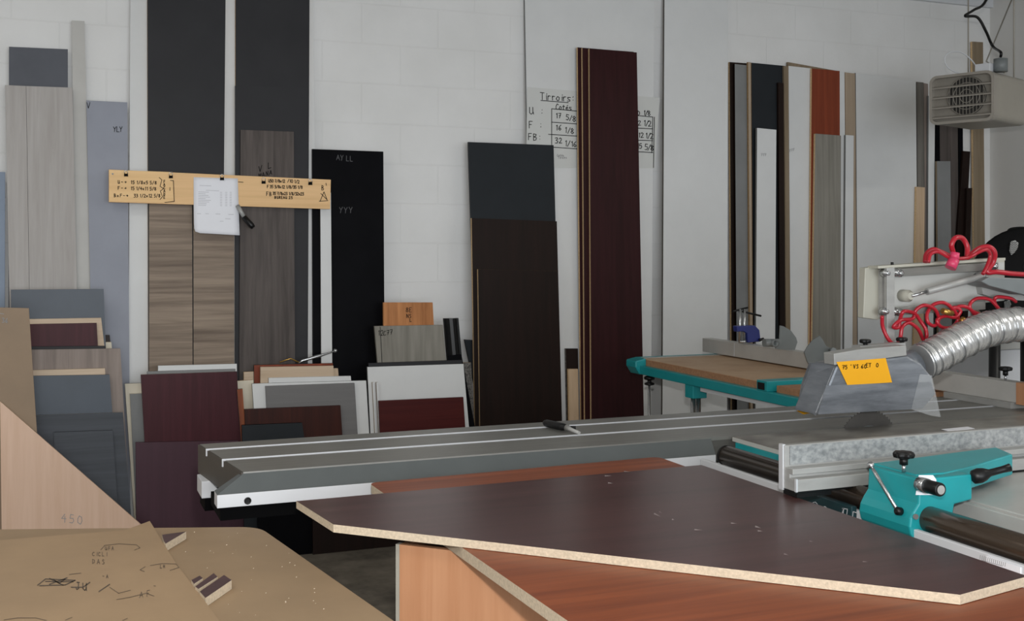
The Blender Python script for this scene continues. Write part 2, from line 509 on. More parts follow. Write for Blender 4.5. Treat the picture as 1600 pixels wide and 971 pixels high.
def block_wall(name):
    m = bpy.data.materials.new(name); m.use_nodes = True
    N = m.node_tree.nodes; L = m.node_tree.links; b = N['Principled BSDF']
    b.inputs['Roughness'].default_value = 0.6
    tc = N.new('ShaderNodeTexCoord'); sx = N.new('ShaderNodeSeparateXYZ'); cb = N.new('ShaderNodeCombineXYZ')
    L.new(tc.outputs['Object'], sx.inputs[0])
    L.new(sx.outputs['X'], cb.inputs['X']); L.new(sx.outputs['Z'], cb.inputs['Y'])
    br = N.new('ShaderNodeTexBrick')
    br.inputs['Scale'].default_value = 1.0
    br.inputs['Brick Width'].default_value = 0.41; br.inputs['Row Height'].default_value = 0.205
    br.inputs['Mortar Size'].default_value = 0.005; br.inputs['Mortar Smooth'].default_value = 0.6
    br.offset = 0.5
    L.new(cb.outputs[0], br.inputs['Vector'])
    n = N.new('ShaderNodeTexNoise'); n.inputs['Scale'].default_value = 3.0; n.inputs['Detail'].default_value = 6
    L.new(tc.outputs['Object'], n.inputs['Vector'])
    r = N.new('ShaderNodeValToRGB')
    r.color_ramp.elements[0].position = .3; r.color_ramp.elements[0].color = (.70, .70, .69, 1)
    r.color_ramp.elements[1].position = .7; r.color_ramp.elements[1].color = (.76, .76, .755, 1)
    L.new(n.outputs['Fac'], r.inputs['Fac'])
    mx = N.new('ShaderNodeMixRGB'); mx.blend_type = 'MULTIPLY'
    fm = N.new('ShaderNodeMath'); fm.operation = 'MULTIPLY'; fm.inputs[1].default_value = .06
    L.new(br.outputs['Fac'], fm.inputs[0]); L.new(fm.outputs[0], mx.inputs['Fac'])
    L.new(r.outputs['Color'], mx.inputs['Color1']); mx.inputs['Color2'].default_value = (.5, .5, .5, 1)
    L.new(mx.outputs[0], b.inputs['Base Color'])
    n3 = N.new('ShaderNodeTexNoise'); n3.inputs['Scale'].default_value = 55; n3.inputs['Detail'].default_value = 5
    L.new(tc.outputs['Object'], n3.inputs['Vector'])
    ad = N.new('ShaderNodeMath'); ad.operation = 'MULTIPLY_ADD'
    L.new(br.outputs['Fac'], ad.inputs[0]); ad.inputs[1].default_value = -1.0; L.new(n3.outputs['Fac'], ad.inputs[2])
    bp = N.new('ShaderNodeBump'); bp.inputs['Strength'].default_value = .3; bp.inputs['Distance'].default_value = .003
    L.new(ad.outputs[0], bp.inputs['Height']); L.new(bp.outputs['Normal'], b.inputs['Normal'])
    return m


WALLB = block_wall('painted_block_wall')
WALLP = mat('painted_plaster', (214, 213, 210), rough=0.65, k=1.0, var=0.02, scale=(1.5, 1.5, 1.5), bump=.1)
CEILM = mat('ceiling_paint', (205, 204, 200), rough=0.8, k=1.0, var=0.03)


def concrete():
    m = mat('dusty_concrete', (126, 118, 106), rough=0.85, k=1.0, rgb2=(58, 53, 46), scale=(4, 4, 4), bump=.3, bscale=30)
    return m


CONC = concrete()
XL, YF = -3.6, -4.0
structure(obj('floor', MB().box((XL, YF, -.1), (XR, YW, 0)), CONC))
structure(obj('ceiling', MB().box((XL, YF, ZC), (XR, YW, ZC + .1)), CEILM))
structure(obj('wall_back', MB().box((XL, YW, 0), (XR, YW + .2, ZC)), WALLB, origin=(0, YW, 0)))
structure(obj('wall_right', MB().box((XR, YF, 0), (XR + .15, YW, ZC)), WALLP))
structure(obj('wall_left', MB().box((XL - .15, YF, 0), (XL, YW, ZC)), WALLP))
fw = MB()
fw.box((XL, YF - .15, 0), (-1.6, YF, ZC)); fw.box((3.6, YF - .15, 0), (XR, YF, ZC)); fw.box((-1.6, YF - .15, 2.65), (3.6, YF, ZC))
structure(obj('wall_front', fw, WALLP))
# white framed moulding and angled brace on the right wall, just inside the frame
structure(obj('trim_1', MB().box((XR - .035, 5.06, 0), (XR, 5.20, ZC)), WHITEPAINT))
structure(obj('trim_2', MB().box((4.9, YW - .03, ZC - .05), (XR, YW, ZC)), WHITEPAINT))

# ------------------------------------------------------------------ sheets, panels and offcuts along the back wall
SL = 0.045       # lean of the left and middle stacks
SR = 0.012       # the right-hand rack stands almost upright
GA = 'sheets leaning on the left of the back wall'
GB = 'low offcuts stacked on the left'
GC = 'low panels stacked behind the saw table'
GD = 'offcuts stacked in the middle of the wall'
GE = 'sheets leaning in the middle of the wall'
GF = 'sheets standing along the right of the wall'


def sheet(name, label, m, TL, TR, off, BL=None, BR=None, th=.016, edge=None, s=SL, group=None, zb=0.0, cat='board'):
    tl, tr = on_lean(*TL, off, s), on_lean(*TR, off, s)
    def down(t, B, px):
        if B is None:
            x = t.x
        else:
            b = on_lean(*B, off, s)
            x = t.x + (b.x - t.x) * (t.z - zb) / (t.z - b.z)
        return Vector((x, YW - off - s * (2.9 - zb), zb))
    bl, br = down(tl, BL, TL), down(tr, BR, TR)
    for p in (tl, tr):                    # sheets taller than the picture end just under the ceiling
        if p.z > 2.96:
            p.z = 2.96; p.y = YW - off - s * (2.9 - p.z)
    mb = MB().prism([bl, br, tr, tl], (0, th, 0), 0, 1)
    o = obj(name, mb, [m, edge or CHIP], origin=((bl.x + br.x) / 2, bl.y, zb))
    tag(o, label, cat, group)
    return o, (lambda px, py: on_lean(px, py, off + .0012, s))


# --- left: tall sheets
sheet('blue_grey_board', 'narrow blue-grey panel at the far left edge, beside the pale greige boards', BLUEG, (-40, 267), (8, 269), .04, group=GA, edge=BLUEG)
sheet('slate_board', 'dark slate panel whose top shows above the pale greige boards', SLATEUP, (14, 73), (106, 77), .02, group=GA, edge=SLATEUP)
sheet('grey_strip', 'tall pale grey strip between the greige boards and the lilac-grey panel', STRIPG, (112, 32), (132, 33), .02, BL=(118, 450), BR=(141, 450), group=GA, edge=STRIPG)
sheet('greige_board', 'narrow pale greige wood board, left one of the greige pair', GREIGE, (8, 133), (40.5, 134.5), .06, BL=(15, 480), BR=(46, 480), group=GA, edge=GREIGE)
sheet('greige_board', 'wide pale greige wood board, right one of the greige pair', GREIGE, (41, 134.5), (113, 137), .06, BL=(46.5, 480), BR=(120, 450), group=GA, edge=GREIGE)
lil, pl = sheet('lilac_board', 'lilac-grey panel with handwritten mark left of the tall white sheet', LILAC, (135, 157), (199, 160), .04, BL=(141, 450), BR=(202, 560), group=GA, edge=LILAC)
ink(lil, pl, strokes('V', 135.5, 169, 9) + strokes('YLY', 177, 206, 8, adv=.6), 1.0, INK)
sheet('white_sheet', 'tall white sheet behind the charcoal sheets, showing in the gaps between them', WHITE, (204, -60), (489, -60), .02, BL=(201, 500), group=GA, edge=WHITE)
sheet('charcoal_sheet', 'tall charcoal sheet with a tan left edge above the paper on the plank', CHAR, (230, -60), (353, -60), .04, BL=(231, 300), BR=(350, 270), group=GA)
sheet('charcoal_sheet', 'second tall charcoal sheet, right of the narrow white gap', CHAR, (368, -60), (484, -60), .04, BR=(481, 560), BL=(368, 300), group=GA)
sheet('charcoal_board', 'shorter charcoal board leaning on the second tall charcoal sheet', CHAR, (367.5, 134), (482, 138), .06, BL=(367.5, 500), BR=(480, 560), group=GA, edge=GREYMD)
gw, pgw = sheet('grey_brown_board', 'upright-grained grey-brown wood board leaning on the charcoal board', GRYBRN, (376, 203), (459, 206), .08, BL=(374, 580), BR=(461, 580), group=GA, edge=GRYBRN)
ink(gw, pgw, strokes('VnL', 404, 269, 9, -.35, .8) + strokes('MANA', 404, 279, 7, -.3, .8), 1.1, INK)
sheet('driftwood_board', 'horizontal-grained driftwood board under the plank, left of the pair', DRIFTX, (233, 290), (300, 291), .06, BL=(233, 570), BR=(301, 570), group=GA, edge=GREYWD2)
sheet('driftwood_board', 'horizontal-grained driftwood board under the paper, right of the pair', DRIFTX, (302, 291), (366, 292), .06, BL=(302.5, 570), BR=(366, 570), group=GA, edge=GREYWD2)
bk, pbk = sheet('black_board', 'tall black board right of the handwritten plank', BLACK, (488, 233), (599, 237), .04, BL=(489, 560), BR=(601, 560), group=GA, edge=BLACK)
ink(bk, pbk, strokes('AY LL', 526, 250, 8, .1) + strokes('YYY', 530, 333, 9, 0, .85), 1.0, FAINTDK)
sheet('white_board', 'narrow white board in front of the black board below the plank', WHITE, (500.5, 300), (517, 301), .06, BL=(502, 565), BR=(519, 565), group=GA, edge=GREYWD2)

# --- middle: tall sheets
sheet('white_sheet', 'tall white sheet behind the handwritten size chart', WHITE, (819, -60), (1022, -60), .02, BR=(1017, 640), group=GE, edge=GREYMD)
sheet('white_sheet', 'wide tall white sheet right of the size chart, brown left edge', WHITE, (1038, -60), (1137, -60), .04, BL=(1035, 640), BR=(1136, 540), group=GE, edge=GREYWD2)
sheet('charcoal_board', 'blue-charcoal panel standing behind the wenge board', BLUECHAR, (732, 222), (865, 227), .04, BL=(736, 341), BR=(868, 345), group=GE, edge=BLUECHAR)
sheet('wenge_board', 'wide dark wenge board leaning on the blue-charcoal panel', WENGE, (737, 341), (870, 346), .06, BL=(742, 650), BR=(878, 650), group=GE)
sheet('wenge_board', 'front wenge board with a thin light left edge, a little shorter than its neighbour', WENGE, (747, 421), (871, 424), .08, BL=(750, 650), BR=(876, 650), group=GE)
sheet('mahogany_board', 'tall dark mahogany board, rearmost of the three together', MAHOG, (902.5, 74), (975, 80), .06, BL=(908, 650), BR=(1000, 650), group=GE)
sheet('mahogany_board', 'tall dark mahogany board, middle one of the three together', MAHOG, (910, 75), (990, 81), .08, BL=(914, 650), BR=(1003, 650), group=GE)
sheet('mahogany_board', 'tall dark mahogany board, front and widest face of the three', MAHOG, (921, 76), (995, 82), .10, BL=(924, 650), BR=(1006, 650), group=GE)
sheet('brown_offcut', 'small dark brown offcut between the wenge boards and the mahogany boards', WENGE, (884, 545), (903, 545), .04, group=GE, edge=SPECK)
sheet('pale_offcut', 'pale wood offcut just left of the mahogany boards', PALEWDV, (888, 577), (903, 577), .06, group=GE)
sheet('dark_offcut', 'small dark offcut peeping out left of the wenge board', BLUECHAR, (726, 531), (742, 532), .02, BL=(734, 568), BR=(750, 568), group=GE, edge=BLUECHAR)
sheet('speckled_offcut', 'speckled granite-patterned offcut strip left of the wenge board', SPECK, (724, 567), (736, 567), .04, BL=(731, 660), BR=(741, 660), group=GE)

# the size chart
YB = YW - .02 - SL * (2.9 - 1.95)


def chart_pt(px, py): return on_lean(px, py, .0240, SL)


q = [on_lean(822, 262, .0234, SL), on_lean(1022, 263, .0234, SL), on_lean(1031, 153, .0234, SL), on_lean(824, 136, .0234, SL)]
ch = obj('size_chart', MB().prism(q, (0, .003, 0)), BOARDW)
tag(ch, 'whiteboard chart of drawer sizes on the wall, partly hidden by mahogany boards', 'sign')
sk = strokes('Tirroirs:', 844, 155.5, 11, .07, .62)
sk += [[(845, 157), (888, 160.5)]]
sk += strokes('Cotes', 868, 171, 8.5, .07, .6)
sk += strokes('U :', 827, 178.5, 11, .05, 1.0) + strokes('F :', 826, 200, 10.5, .05, 1.0) + strokes('FB:', 825, 219, 10.5, .05, .75)
for x0, y0, x1, y1 in ((862, 170, 905, 174), (862, 191, 905, 194), (857, 210, 905, 213), (862, 230, 905, 233), (862, 170, 862, 230),
                       (990, 180, 1020, 183), (990, 200, 1020, 201.5), (990, 219, 1020, 220), (990, 237, 1020, 238.5), (1020, 183, 1018.5, 239), (1022.5, 183, 1021, 262)):
    sk += [[(x0, y0), (x1, y1)]]
sk += strokes('17', 868, 184.5, 7.5) + strokes('5/8', 884, 187, 8.5, .25, .62)
sk += strokes('16', 868, 203.5, 8) + strokes('1/8', 882, 207, 8.5, .2, .62)
sk += strokes('32', 867, 224, 8.5) + strokes('1/16', 882, 228, 8.5, .1, .62)
sk += strokes('D', 996, 180.5, 7) + strokes('1/8', 1005, 180, 7.5, .1, .5)
sk += strokes('2', 997, 196, 7.5) + strokes('1/2', 1005, 196.5, 8.5, .1, .5)
sk += strokes('12', 997, 215, 7.5, 0, .7) + strokes('1/2', 1008, 216, 8.5, .1, .5)
sk += strokes('15', 995, 232, 7.5, 0, .6) + strokes('5/8', 1007, 234, 9, .15, .5)
ink(ch, chart_pt, sk, 1.15, INK)
ink(ch, chart_pt, strokes('Cotes', 870, 244.5, 3.2) + strokes('Tiroirs', 872, 248, 3.2), .7, FAINT, label='small faint note under the chart')

# --- right: the upright sheets
sheet('brown_sheet', 'dark brown sheet at the left end of the upright row, beside the wide white sheet', WENGE, (1140, 97), (1167, 99), .02, s=SR, group=GF, edge=CHIP)
sheet('grey_board', 'grey melamine board in front of the dark brown sheet', GREYMD, (1148, 100), (1167, 102), .04, s=SR, group=GF, edge=WENGE)
sheet('beige_board', 'thin beige board seen edge-on between the grey board and the charcoal one', BEIGE, (1169, 97), (1173, 97.5), .06, s=SR, group=GF, edge=CHIPDK)
sheet('charcoal_board', 'charcoal board behind the short white board in the upright row', BLUECHAR, (1174, 98), (1226, 103), .04, s=SR, group=GF, edge=CHIPDK)
sheet('black_brown_board', 'narrow black-brown board right of the short white board', WENGE, (1216, 129), (1224, 130), .06, s=SR, group=GF, edge=WENGE)
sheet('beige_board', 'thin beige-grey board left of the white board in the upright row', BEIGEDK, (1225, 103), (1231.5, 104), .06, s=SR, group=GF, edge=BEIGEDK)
wv, pv = sheet('white_board', 'short white board standing in front of the charcoal board', WHITE, (1183, 200), (1213, 203), .08, BL=(1181, 545), BR=(1211, 545), s=SR, group=GF, edge=GREYMD)
ink(wv, pv, strokes('777', 1189, 244, 4), .6, FAINT)
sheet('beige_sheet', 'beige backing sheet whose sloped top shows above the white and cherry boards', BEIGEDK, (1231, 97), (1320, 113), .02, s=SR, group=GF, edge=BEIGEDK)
wb, pw = sheet('white_board', 'white board left of the reddish cherry board', WHITE, (1232, 103), (1268, 107), .04, s=SR, group=GF, edge=CHIPDK)
ink(wb, pw, strokes('777', 1233, 238, 4, -.3), .6, FAINT)
sheet('cherry_board', 'reddish cherry board above the short grey oak board', CHERRYR, (1268.5, 107), (1312, 111), .06, BL=(1265, 540), BR=(1313, 540), s=SR, group=GF)
sheet('grey_oak_board', 'short grey oak board in front of the reddish cherry board', GREYWD, (1274, 209), (1314, 212), .08, BL=(1269, 545), BR=(1313.5, 545), s=SR, group=GF)
sheet('white_strip', 'narrow white strip between the cherry board and the beige board', WHITE, (1300, 110), (1319.5, 112.5), .04, s=SR, group=GF, edge=GREYMD)
sheet('beige_board', 'beige wood board above the narrow short white board', BEIGE, (1320.5, 113), (1336, 115), .04, s=SR, group=GF, edge=CHIPDK)
sheet('white_strip', 'narrow short white board in front of the beige wood board', WHITE, (1321.5, 211), (1334, 212), .06, BL=(1319, 545), BR=(1332, 545), s=SR, group=GF, edge=GREYMD)
sheet('white_sheet', 'broad white sheet behind the machine arm, left of the heater', WHITE, (1337, 114), (1431, 126), .02, s=SR, group=GF, edge=GREYWD2)
sheet('weathered_board', 'narrow weathered grey-brown board at the right edge of the broad white sheet', GREYWD2, (1432.5, 128), (1443, 129), .02, s=SR, group=GF, edge=GREYWD2)
sheet('tan_strip', 'tan wood strip leaning below the weathered grey-brown board', PALEWDV, (1432, 292), (1445, 293), .04, BL=(1430, 420), BR=(1444, 420), s=SR, group=GF)
sheet('pinkish_strip', 'thin pinkish-grey strip beside the weathered board, left of the heater', GREIGE2, (1443.5, 130), (1450, 131), .02, s=SR, group=GF, edge=GREIGE2)
sheet('white_strip', 'slim white strip below the left side of the heater', WHITE, (1451, 150), (1461, 151), .04, BL=(1450, 420), BR=(1459, 420), s=SR, group=GF, edge=GREYMD)
sheet('black_strip', 'black strip between the slim white strip and the dark grey board', BLACK, (1461.5, 150), (1468, 151), .02, s=SR, group=GF, edge=BLACK)
sheet('dark_grey_board', 'dark grey wood board hanging back below the heater middle', GRYBRN, (1468, 150), (1496, 152), .02, s=SR, group=GF)
sheet('grey_board', 'shorter grey board with brown edge in front of the dark grey one', GREYMD, (1464, 252), (1485, 252), .066, s=SR, group=GF, edge=BEIGEDK)
sheet('black_board', 'black board right of the dark grey board under the heater', BLACK, (1497, 150), (1504, 151), .02, s=SR, group=GF, edge=BLACK)
sheet('umber_strip', 'dark umber strip tilted right beneath the heater', WENGE, (1505, 236), (1516, 237), .04, BL=(1492, 420), BR=(1507, 420), s=SR, group=GF, edge=WENGE)
sheet('umber_offcut', 'shortest dark umber offcut right of the tilted strip', WENGE, (1511, 294), (1519, 294), .060, BL=(1507, 420), BR=(1515, 420), s=SR, group=GF, edge=WENGE)
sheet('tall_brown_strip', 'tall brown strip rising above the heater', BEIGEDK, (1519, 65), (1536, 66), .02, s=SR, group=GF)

# --- left: low offcuts
sheet('dark_scrap', 'tiny dark scrap peeping out right of the maroon panel in the low left stack', WENGE, (150, 524), (171.5, 524), .12, BL=(152, 560), BR=(175, 560), group=GB, edge=WENGE)
sheet('cream_scrap', 'tiny cream scrap below the tiny dark scrap at the low left stack', CREAM, (150, 535), (174, 535), .14, BL=(152, 560), BR=(176, 560), group=GB)
sheet('slate_offcut', 'slate offcut with the highest top of the low left stack', SLATE, (17, 453), (162, 452), .16, BL=(18, 540), BR=(166, 560), group=GB, edge=SLATE)
sheet('maple_offcut', 'pale maple offcut framing the maroon panel in the low left stack', PALEWD, (44, 499), (158, 497), .18, BL=(44, 541), BR=(163, 541), group=GB, edge=PALEWD)
sheet('maroon_offcut', 'maroon offcut in front of the pale maple offcut', MAROON, (44, 507), (151, 505), .20, BL=(46, 541), BR=(153, 541), group=GB, edge=MAROON)
sheet('charcoal_offcut', 'charcoal offcut showing as a thin dark line under the maroon offcut', CHAR, (44, 542), (165, 541), .22, BR=(168, 580), group=GB, edge=CHAR)
sheet('taupe_offcut', 'greige taupe wood offcut in the middle of the low left stack', GREIGE2, (45, 547), (188, 545), .24, BL=(46, 640), BR=(194, 645), group=GB, edge=GREIGE2)
sheet('maple_offcut', 'pale maple offcut showing as a strip above the blue-grey slate board', PALEWD, (46, 579), (164, 576), .26, BL=(48, 640), BR=(168, 640), group=GB, edge=PALEWD)
sheet('slate_offcut', 'smooth slate board below the pale maple strip', SLATE, (46, 588), (171, 586), .28, BL=(48, 650), BR=(176, 650), group=GB, edge=SLATE)
sheet('slate_offcut', 'widest dark slate board at the front of the low left stack', SLATEDK, (46, 650), (192, 645), .30, BL=(50, 800), BR=(206, 820), group=GB, edge=GREYMD)
sheet('slate_offcut', 'slightly darker slate board behind the slanted pinkish plywood', SLATEDK, (84, 676), (176, 673), .32, BL=(88, 800), BR=(186, 820), group=GB, edge=SLATEDK)
sheet('cream_offcut', 'cream board peeping out left of the maroon panels', CREAM, (195, 600), (224, 599), .16, BL=(211, 830), BR=(238, 830), group=GB, edge=GREYMD)
sheet('grey_offcut', 'grey board between the cream edge and the maroon panels', GREYMD, (203, 616), (226, 615), .18, BL=(214, 830), BR=(236, 830), group=GB, edge=CREAM)
sheet('white_offcut', 'white offcut showing as a strip above the upper maroon panel', WHITE, (247, 572), (370, 569), .20, group=GB, edge=WHITE)
sheet('grey_offcut', 'mid grey offcut directly behind the upper maroon panel', GREYMD, (230, 581), (368, 577), .22, group=GB, edge=GREYMD)
sheet('maroon_board', 'upper maroon panel with a reddish sheen left of the saw table end', MAROON, (220, 586), (370, 581), .24, BL=(226, 690), BR=(377, 690), group=GB, edge=GREIGE2)
sheet('plum_board', 'lower plum-brown panel directly behind the end of the saw table', PLUM, (212, 692), (372, 689), .26, BL=(213, 825), BR=(380, 800), group=GB, edge=PLUM)

# brown mdf and slanted plywood at the far left
dm, pdm = sheet('brown_mdf_board', 'brown fibreboard panel standing at the left edge of the photo', TANUP, (-150, 477), (45, 482), .45, BR=(58, 680), group=GB, edge=TANUP)
ink(dm, pdm, strokes('36', 3, 504, 7, .1) + [[(0, 490), (6, 491)]], 1.0, FAINT)
o_ = .49
tri = [on_lean(4, 842, o_, SL), on_lean(246, 845, o_, SL), on_lean(0, 626, o_, SL), on_lean(-90, 548, o_, SL), on_lean(-130, 560, o_, SL), on_lean(-130, 842, o_, SL)]
zb_ = 0.0
base = [Vector((on_lean(0, 842, o_, SL).x, YW - o_ - SL * 2.9, 0)), Vector((on_lean(360, 945, o_, SL).x, YW - o_ - SL * 2.9, 0))]
hyp0, hyp1 = on_lean(-60, 575, o_, SL), on_lean(220, 820, o_, SL)
sl_ = (hyp1.x - hyp0.x) / (hyp1.z - hyp0.z)
xb = hyp1.x - sl_ * hyp1.z
yb = YW - o_ - SL * 2.9
bl_ = on_lean(4, 842, o_, SL); xl0 = on_lean(0, 700, o_, SL).x
top_ = Vector((xl0, 0, hyp0.z + (xl0 - hyp0.x) / sl_)); top_.y = YW - o_ - SL * (2.9 - top_.z)
tp = obj('plywood_sheet', MB().prism([Vector((xl0 + .01, yb, 0)), Vector((xb, yb, 0)), top_], (0, .016, 0), 0, 1), [PINKWD, PINKWD], origin=((xl0 + xb) / 2, yb, 0))
tag(tp, 'slanted pinkish plywood sheet with pencilled 450, standing behind the tan table', 'board', GB)
ink(tp, lambda px, py: on_lean(px, py, o_ + .001, SL), strokes('450', 96, 816, 13, .12, .95), 1.0, FAINT)

# --- behind the saw: low panels
sheet('pinkish_offcut', 'small pinkish wood offcut left of the cherry-framed cream board', PALEWD, (381, 582), (399, 581), .14, group=GC)
sheet('cherry_offcut', 'cherry offcut with dark top behind the maple boards', CHERRYR, (397, 571), (520, 568), .16, group=GC, edge=WENGE)
sheet('maple_offcut', 'pale maple board projecting furthest right above the white panels', PALEWD, (412, 578), (528, 576), .18, BR=(530, 600), group=GC, edge=PALEWD)
sheet('maple_offcut', 'pale maple board in front of the cherry offcut behind the saw', PALEWD, (407, 574), (521, 572), .20, group=GC, edge=PALEWD)
sheet('cream_offcut', 'cream maple board at the left of the white panels behind the saw', CREAM, (369, 596), (396, 594), .18, BL=(374, 660), BR=(398, 660), group=GC)
sheet('white_offcut', 'narrow white offcut showing as a band above the grey panel', WHITE, (420, 591), (548, 588), .22, BR=(551, 620), group=GC, edge=WHITE)
sheet('white_board', 'wide white panel framing the grey panel behind the saw', WHITE, (394, 600), (572, 595), .24, BL=(398, 660), BR=(577, 680), group=GC, edge=GREYMD)
sheet('grey_board', 'grey panel with a small speck in front of the wide white one', GREYP, (415, 604), (554, 599), .26, BL=(417, 640), BR=(559, 680), group=GC, edge=GREYP)
sheet('cherry_strip', 'narrow orange cherry strip right of the upper maroon panel', CHERRY, (370.5, 609), (379, 608), .26, BL=(375, 665), BR=(383, 665), group=GC, edge=GREYWD2)
sheet('red_brown_board', 'red-brown wood panel in front of the grey panel', REDBRN, (382, 640), (532, 634), .28, BL=(384, 680), BR=(535, 680), group=GC, edge=REDBRN)
sheet('black_offcut', 'low black offcut in front of the red-brown panel', BLUECHAR, (378, 665), (472, 661), .30, BL=(381, 800), BR=(478, 700), group=GC, edge=BLACK)
sheet('black_board', 'low black panel added as the shade beneath the saw table', BLACK, (402, 742), (486, 738), .33, group=GC, edge=BLACK)  # added board, its black stands in for shade under the saw
sheet('brown_shade_board', 'low dark brown panel added as the shade beneath the saw table', WENGE, (488, 742), (648, 735), .35, group=GC, edge=WENGE)  # also added, dark brown in place of the saw's shadow

# --- middle: low offcuts
ow, pow_ = sheet('orange_oak_offcut', 'orange oak offcut with dark writing, highest of the middle offcuts', ORANGE, (599, 473), (676, 473), .16, BR=(678, 510), group=GD, edge=ORANGE)
ink(ow, pow_, strokes('8E', 634, 488, 7) + strokes('NS', 635, 497, 6) + strokes('L', 640, 503, 5), .9, INK)
gg, pgg = sheet('grey_wood_offcut', 'grey wood offcut with a pen mark below the orange oak one', GREYWD, (585, 510), (692, 508), .18, BL=(590, 567), BR=(697, 566), group=GD, edge=GREYWD)
ink(gg, pgg, strokes('12', 590, 525, 8, -.1) + strokes('C77', 599, 525, 7, -.2) + [[(594, 511), (597, 567)]], .9, INK)
sheet('charcoal_offcut', 'charcoal offcut showing as a dark band above the white panel in the middle', CHAR, (576, 568), (722, 563), .22, BL=(577, 600), group=GD, edge=CHAR)
sheet('white_board', 'large white panel behind the dark red one in the middle', WHITE, (574, 574), (724, 569), .24, BL=(579, 680), BR=(733, 670), group=GD, edge=GREYMD)
sheet('white_strip', 'thin white slat seen edge-on, left one beside the dark red panel', WHITE, (582, 598), (584.5, 598), .26, BL=(586, 676), BR=(588, 676), group=GD, edge=BEIGE)
sheet('white_strip', 'thin white slat seen edge-on, touching the dark red panel', WHITE, (588, 598), (591, 598), .26, BL=(592, 676), BR=(594, 676), group=GD, edge=BEIGE)
sheet('dark_red_board', 'dark red mahogany panel in front of the large white panel', REDMAH, (592, 627), (724, 621), .28, BL=(594, 676), BR=(727, 668), group=GD, edge=REDMAH)
# black cornice moulding
a0, a1 = on_lean(694, 498, .17, SL), on_lean(717, 498, .17, SL)
b0, b1 = on_lean(700, 566, .17, SL), on_lean(722, 566, .17, SL)
w_ = (a1 - a0).x
cv = [(0, 0), (.1, .004), (.3, -.012), (.5, -.016), (.72, -.008), (.86, .006), (1, .006), (1, .02), (0, .02)]
mb = MB(); n_ = len(cv)
kz = a0.z / (a0.z - b0.z)
sh = Vector(((b0.x - a0.x) * kz, (b0.y - a0.y) * kz, -a0.z))
mb.prism([a0 + Vector((u * w_, v, 0)) for u, v in cv], sh)
cm = obj('black_moulding', mb, BLACKPL)
tag(cm, 'glossy black hollow moulding standing right of the grey wood offcut', 'moulding', GD)
sheet('black_offcut', 'short black offcut at the foot of the glossy black moulding', BLACK, (700, 556), (721, 554), .196, BR=(724, 570), th=.006, group=GD, edge=BLACK)

# ------------------------------------------------------------------ the sliding table saw
ZT = 0.85
saw = thing('panel_saw', 'large grey and teal sliding table saw with a guard hood over its blade', 'saw', (2.4, 2.9, 0))


def XY(y, z, x): return Vector((x, y, z))


# sliding table: aluminium extrusion with two T slots
prof = [(2.874, ZT), (3.044, ZT), (3.044, .832), (3.064, .832), (3.064, ZT), (3.216, ZT), (3.216, .832), (3.236, .832),
        (3.236, ZT), (3.324, ZT), (3.324, .77), (2.91, .77), (2.874, .84)]
x0, x1 = .435, 3.42
def endx(y): return .43 - .124 * (y - 2.874)      # the near end is cut slightly out of square
mb = MB()
e0_ = [Vector((endx(y), y, z)) for y, z in prof]; e1_ = [Vector((x1, y, z)) for y, z in prof]
mb.face(e0_); mb.face(e1_)
for i in range(len(prof)):
    j = (i + 1) % len(prof); mb.face([e0_[i], e0_[j], e1_[j], e1_[i]])
st = obj('sliding_table', mb, ALU, saw, bevel=.0)
obj('end_plate', MB().prism([(endx(y) - .005, y, z - .001) for y, z in prof], (.0045, 0, 0)), BROWNCAP, st)['label'] = 'brown end plate darkened for the shaded table end'  # plate coloured dark for the shade on the table end
for y in (3.044, 3.216):
    obj('slot_glint', MB().box((endx(y) - .007, y + .0165, .828), (x1, y + .0205, ZT + .0012)), ALUBR, st)['label'] = 'bright strip painting the flash light in the table slot'  # pale strip paints flash light caught on the slot's far wall
# sloping skirt, its end cut on the slant, white edge below
mb = MB()
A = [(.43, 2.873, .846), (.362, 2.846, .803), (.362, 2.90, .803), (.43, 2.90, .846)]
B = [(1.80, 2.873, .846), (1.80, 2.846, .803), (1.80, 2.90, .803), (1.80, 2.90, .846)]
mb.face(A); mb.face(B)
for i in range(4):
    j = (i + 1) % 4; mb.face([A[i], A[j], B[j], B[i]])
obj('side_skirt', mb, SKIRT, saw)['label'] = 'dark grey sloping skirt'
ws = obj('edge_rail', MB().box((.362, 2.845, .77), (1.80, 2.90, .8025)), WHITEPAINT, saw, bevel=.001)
ws['label'] = 'white edge rail'
bo = on_y(387, 783, 2.845)
obj('bolt', MB().lathe(bo + V(0, .001, 0), (0, -1, 0), [(.009, 0), (.009, .003), (.0055, .0035), (.0055, .001)], 18), BLACKPL, ws)
obj('lower_carriage', MB().box((.372, 2.86, .735), (1.80, 3.05, .77)).box((.412, 3.05, .69), (1.80, 3.30, .765)).box((.372, 3.185, .688), (.412, 3.30, .7215)), BLACKSHADE, saw)
obj('carriage_block', MB().box((.364, 3.19, .722), (.408, 3.30, .769)), WHITEPAINT, saw, bevel=.002)['label'] = 'white end block under the table'
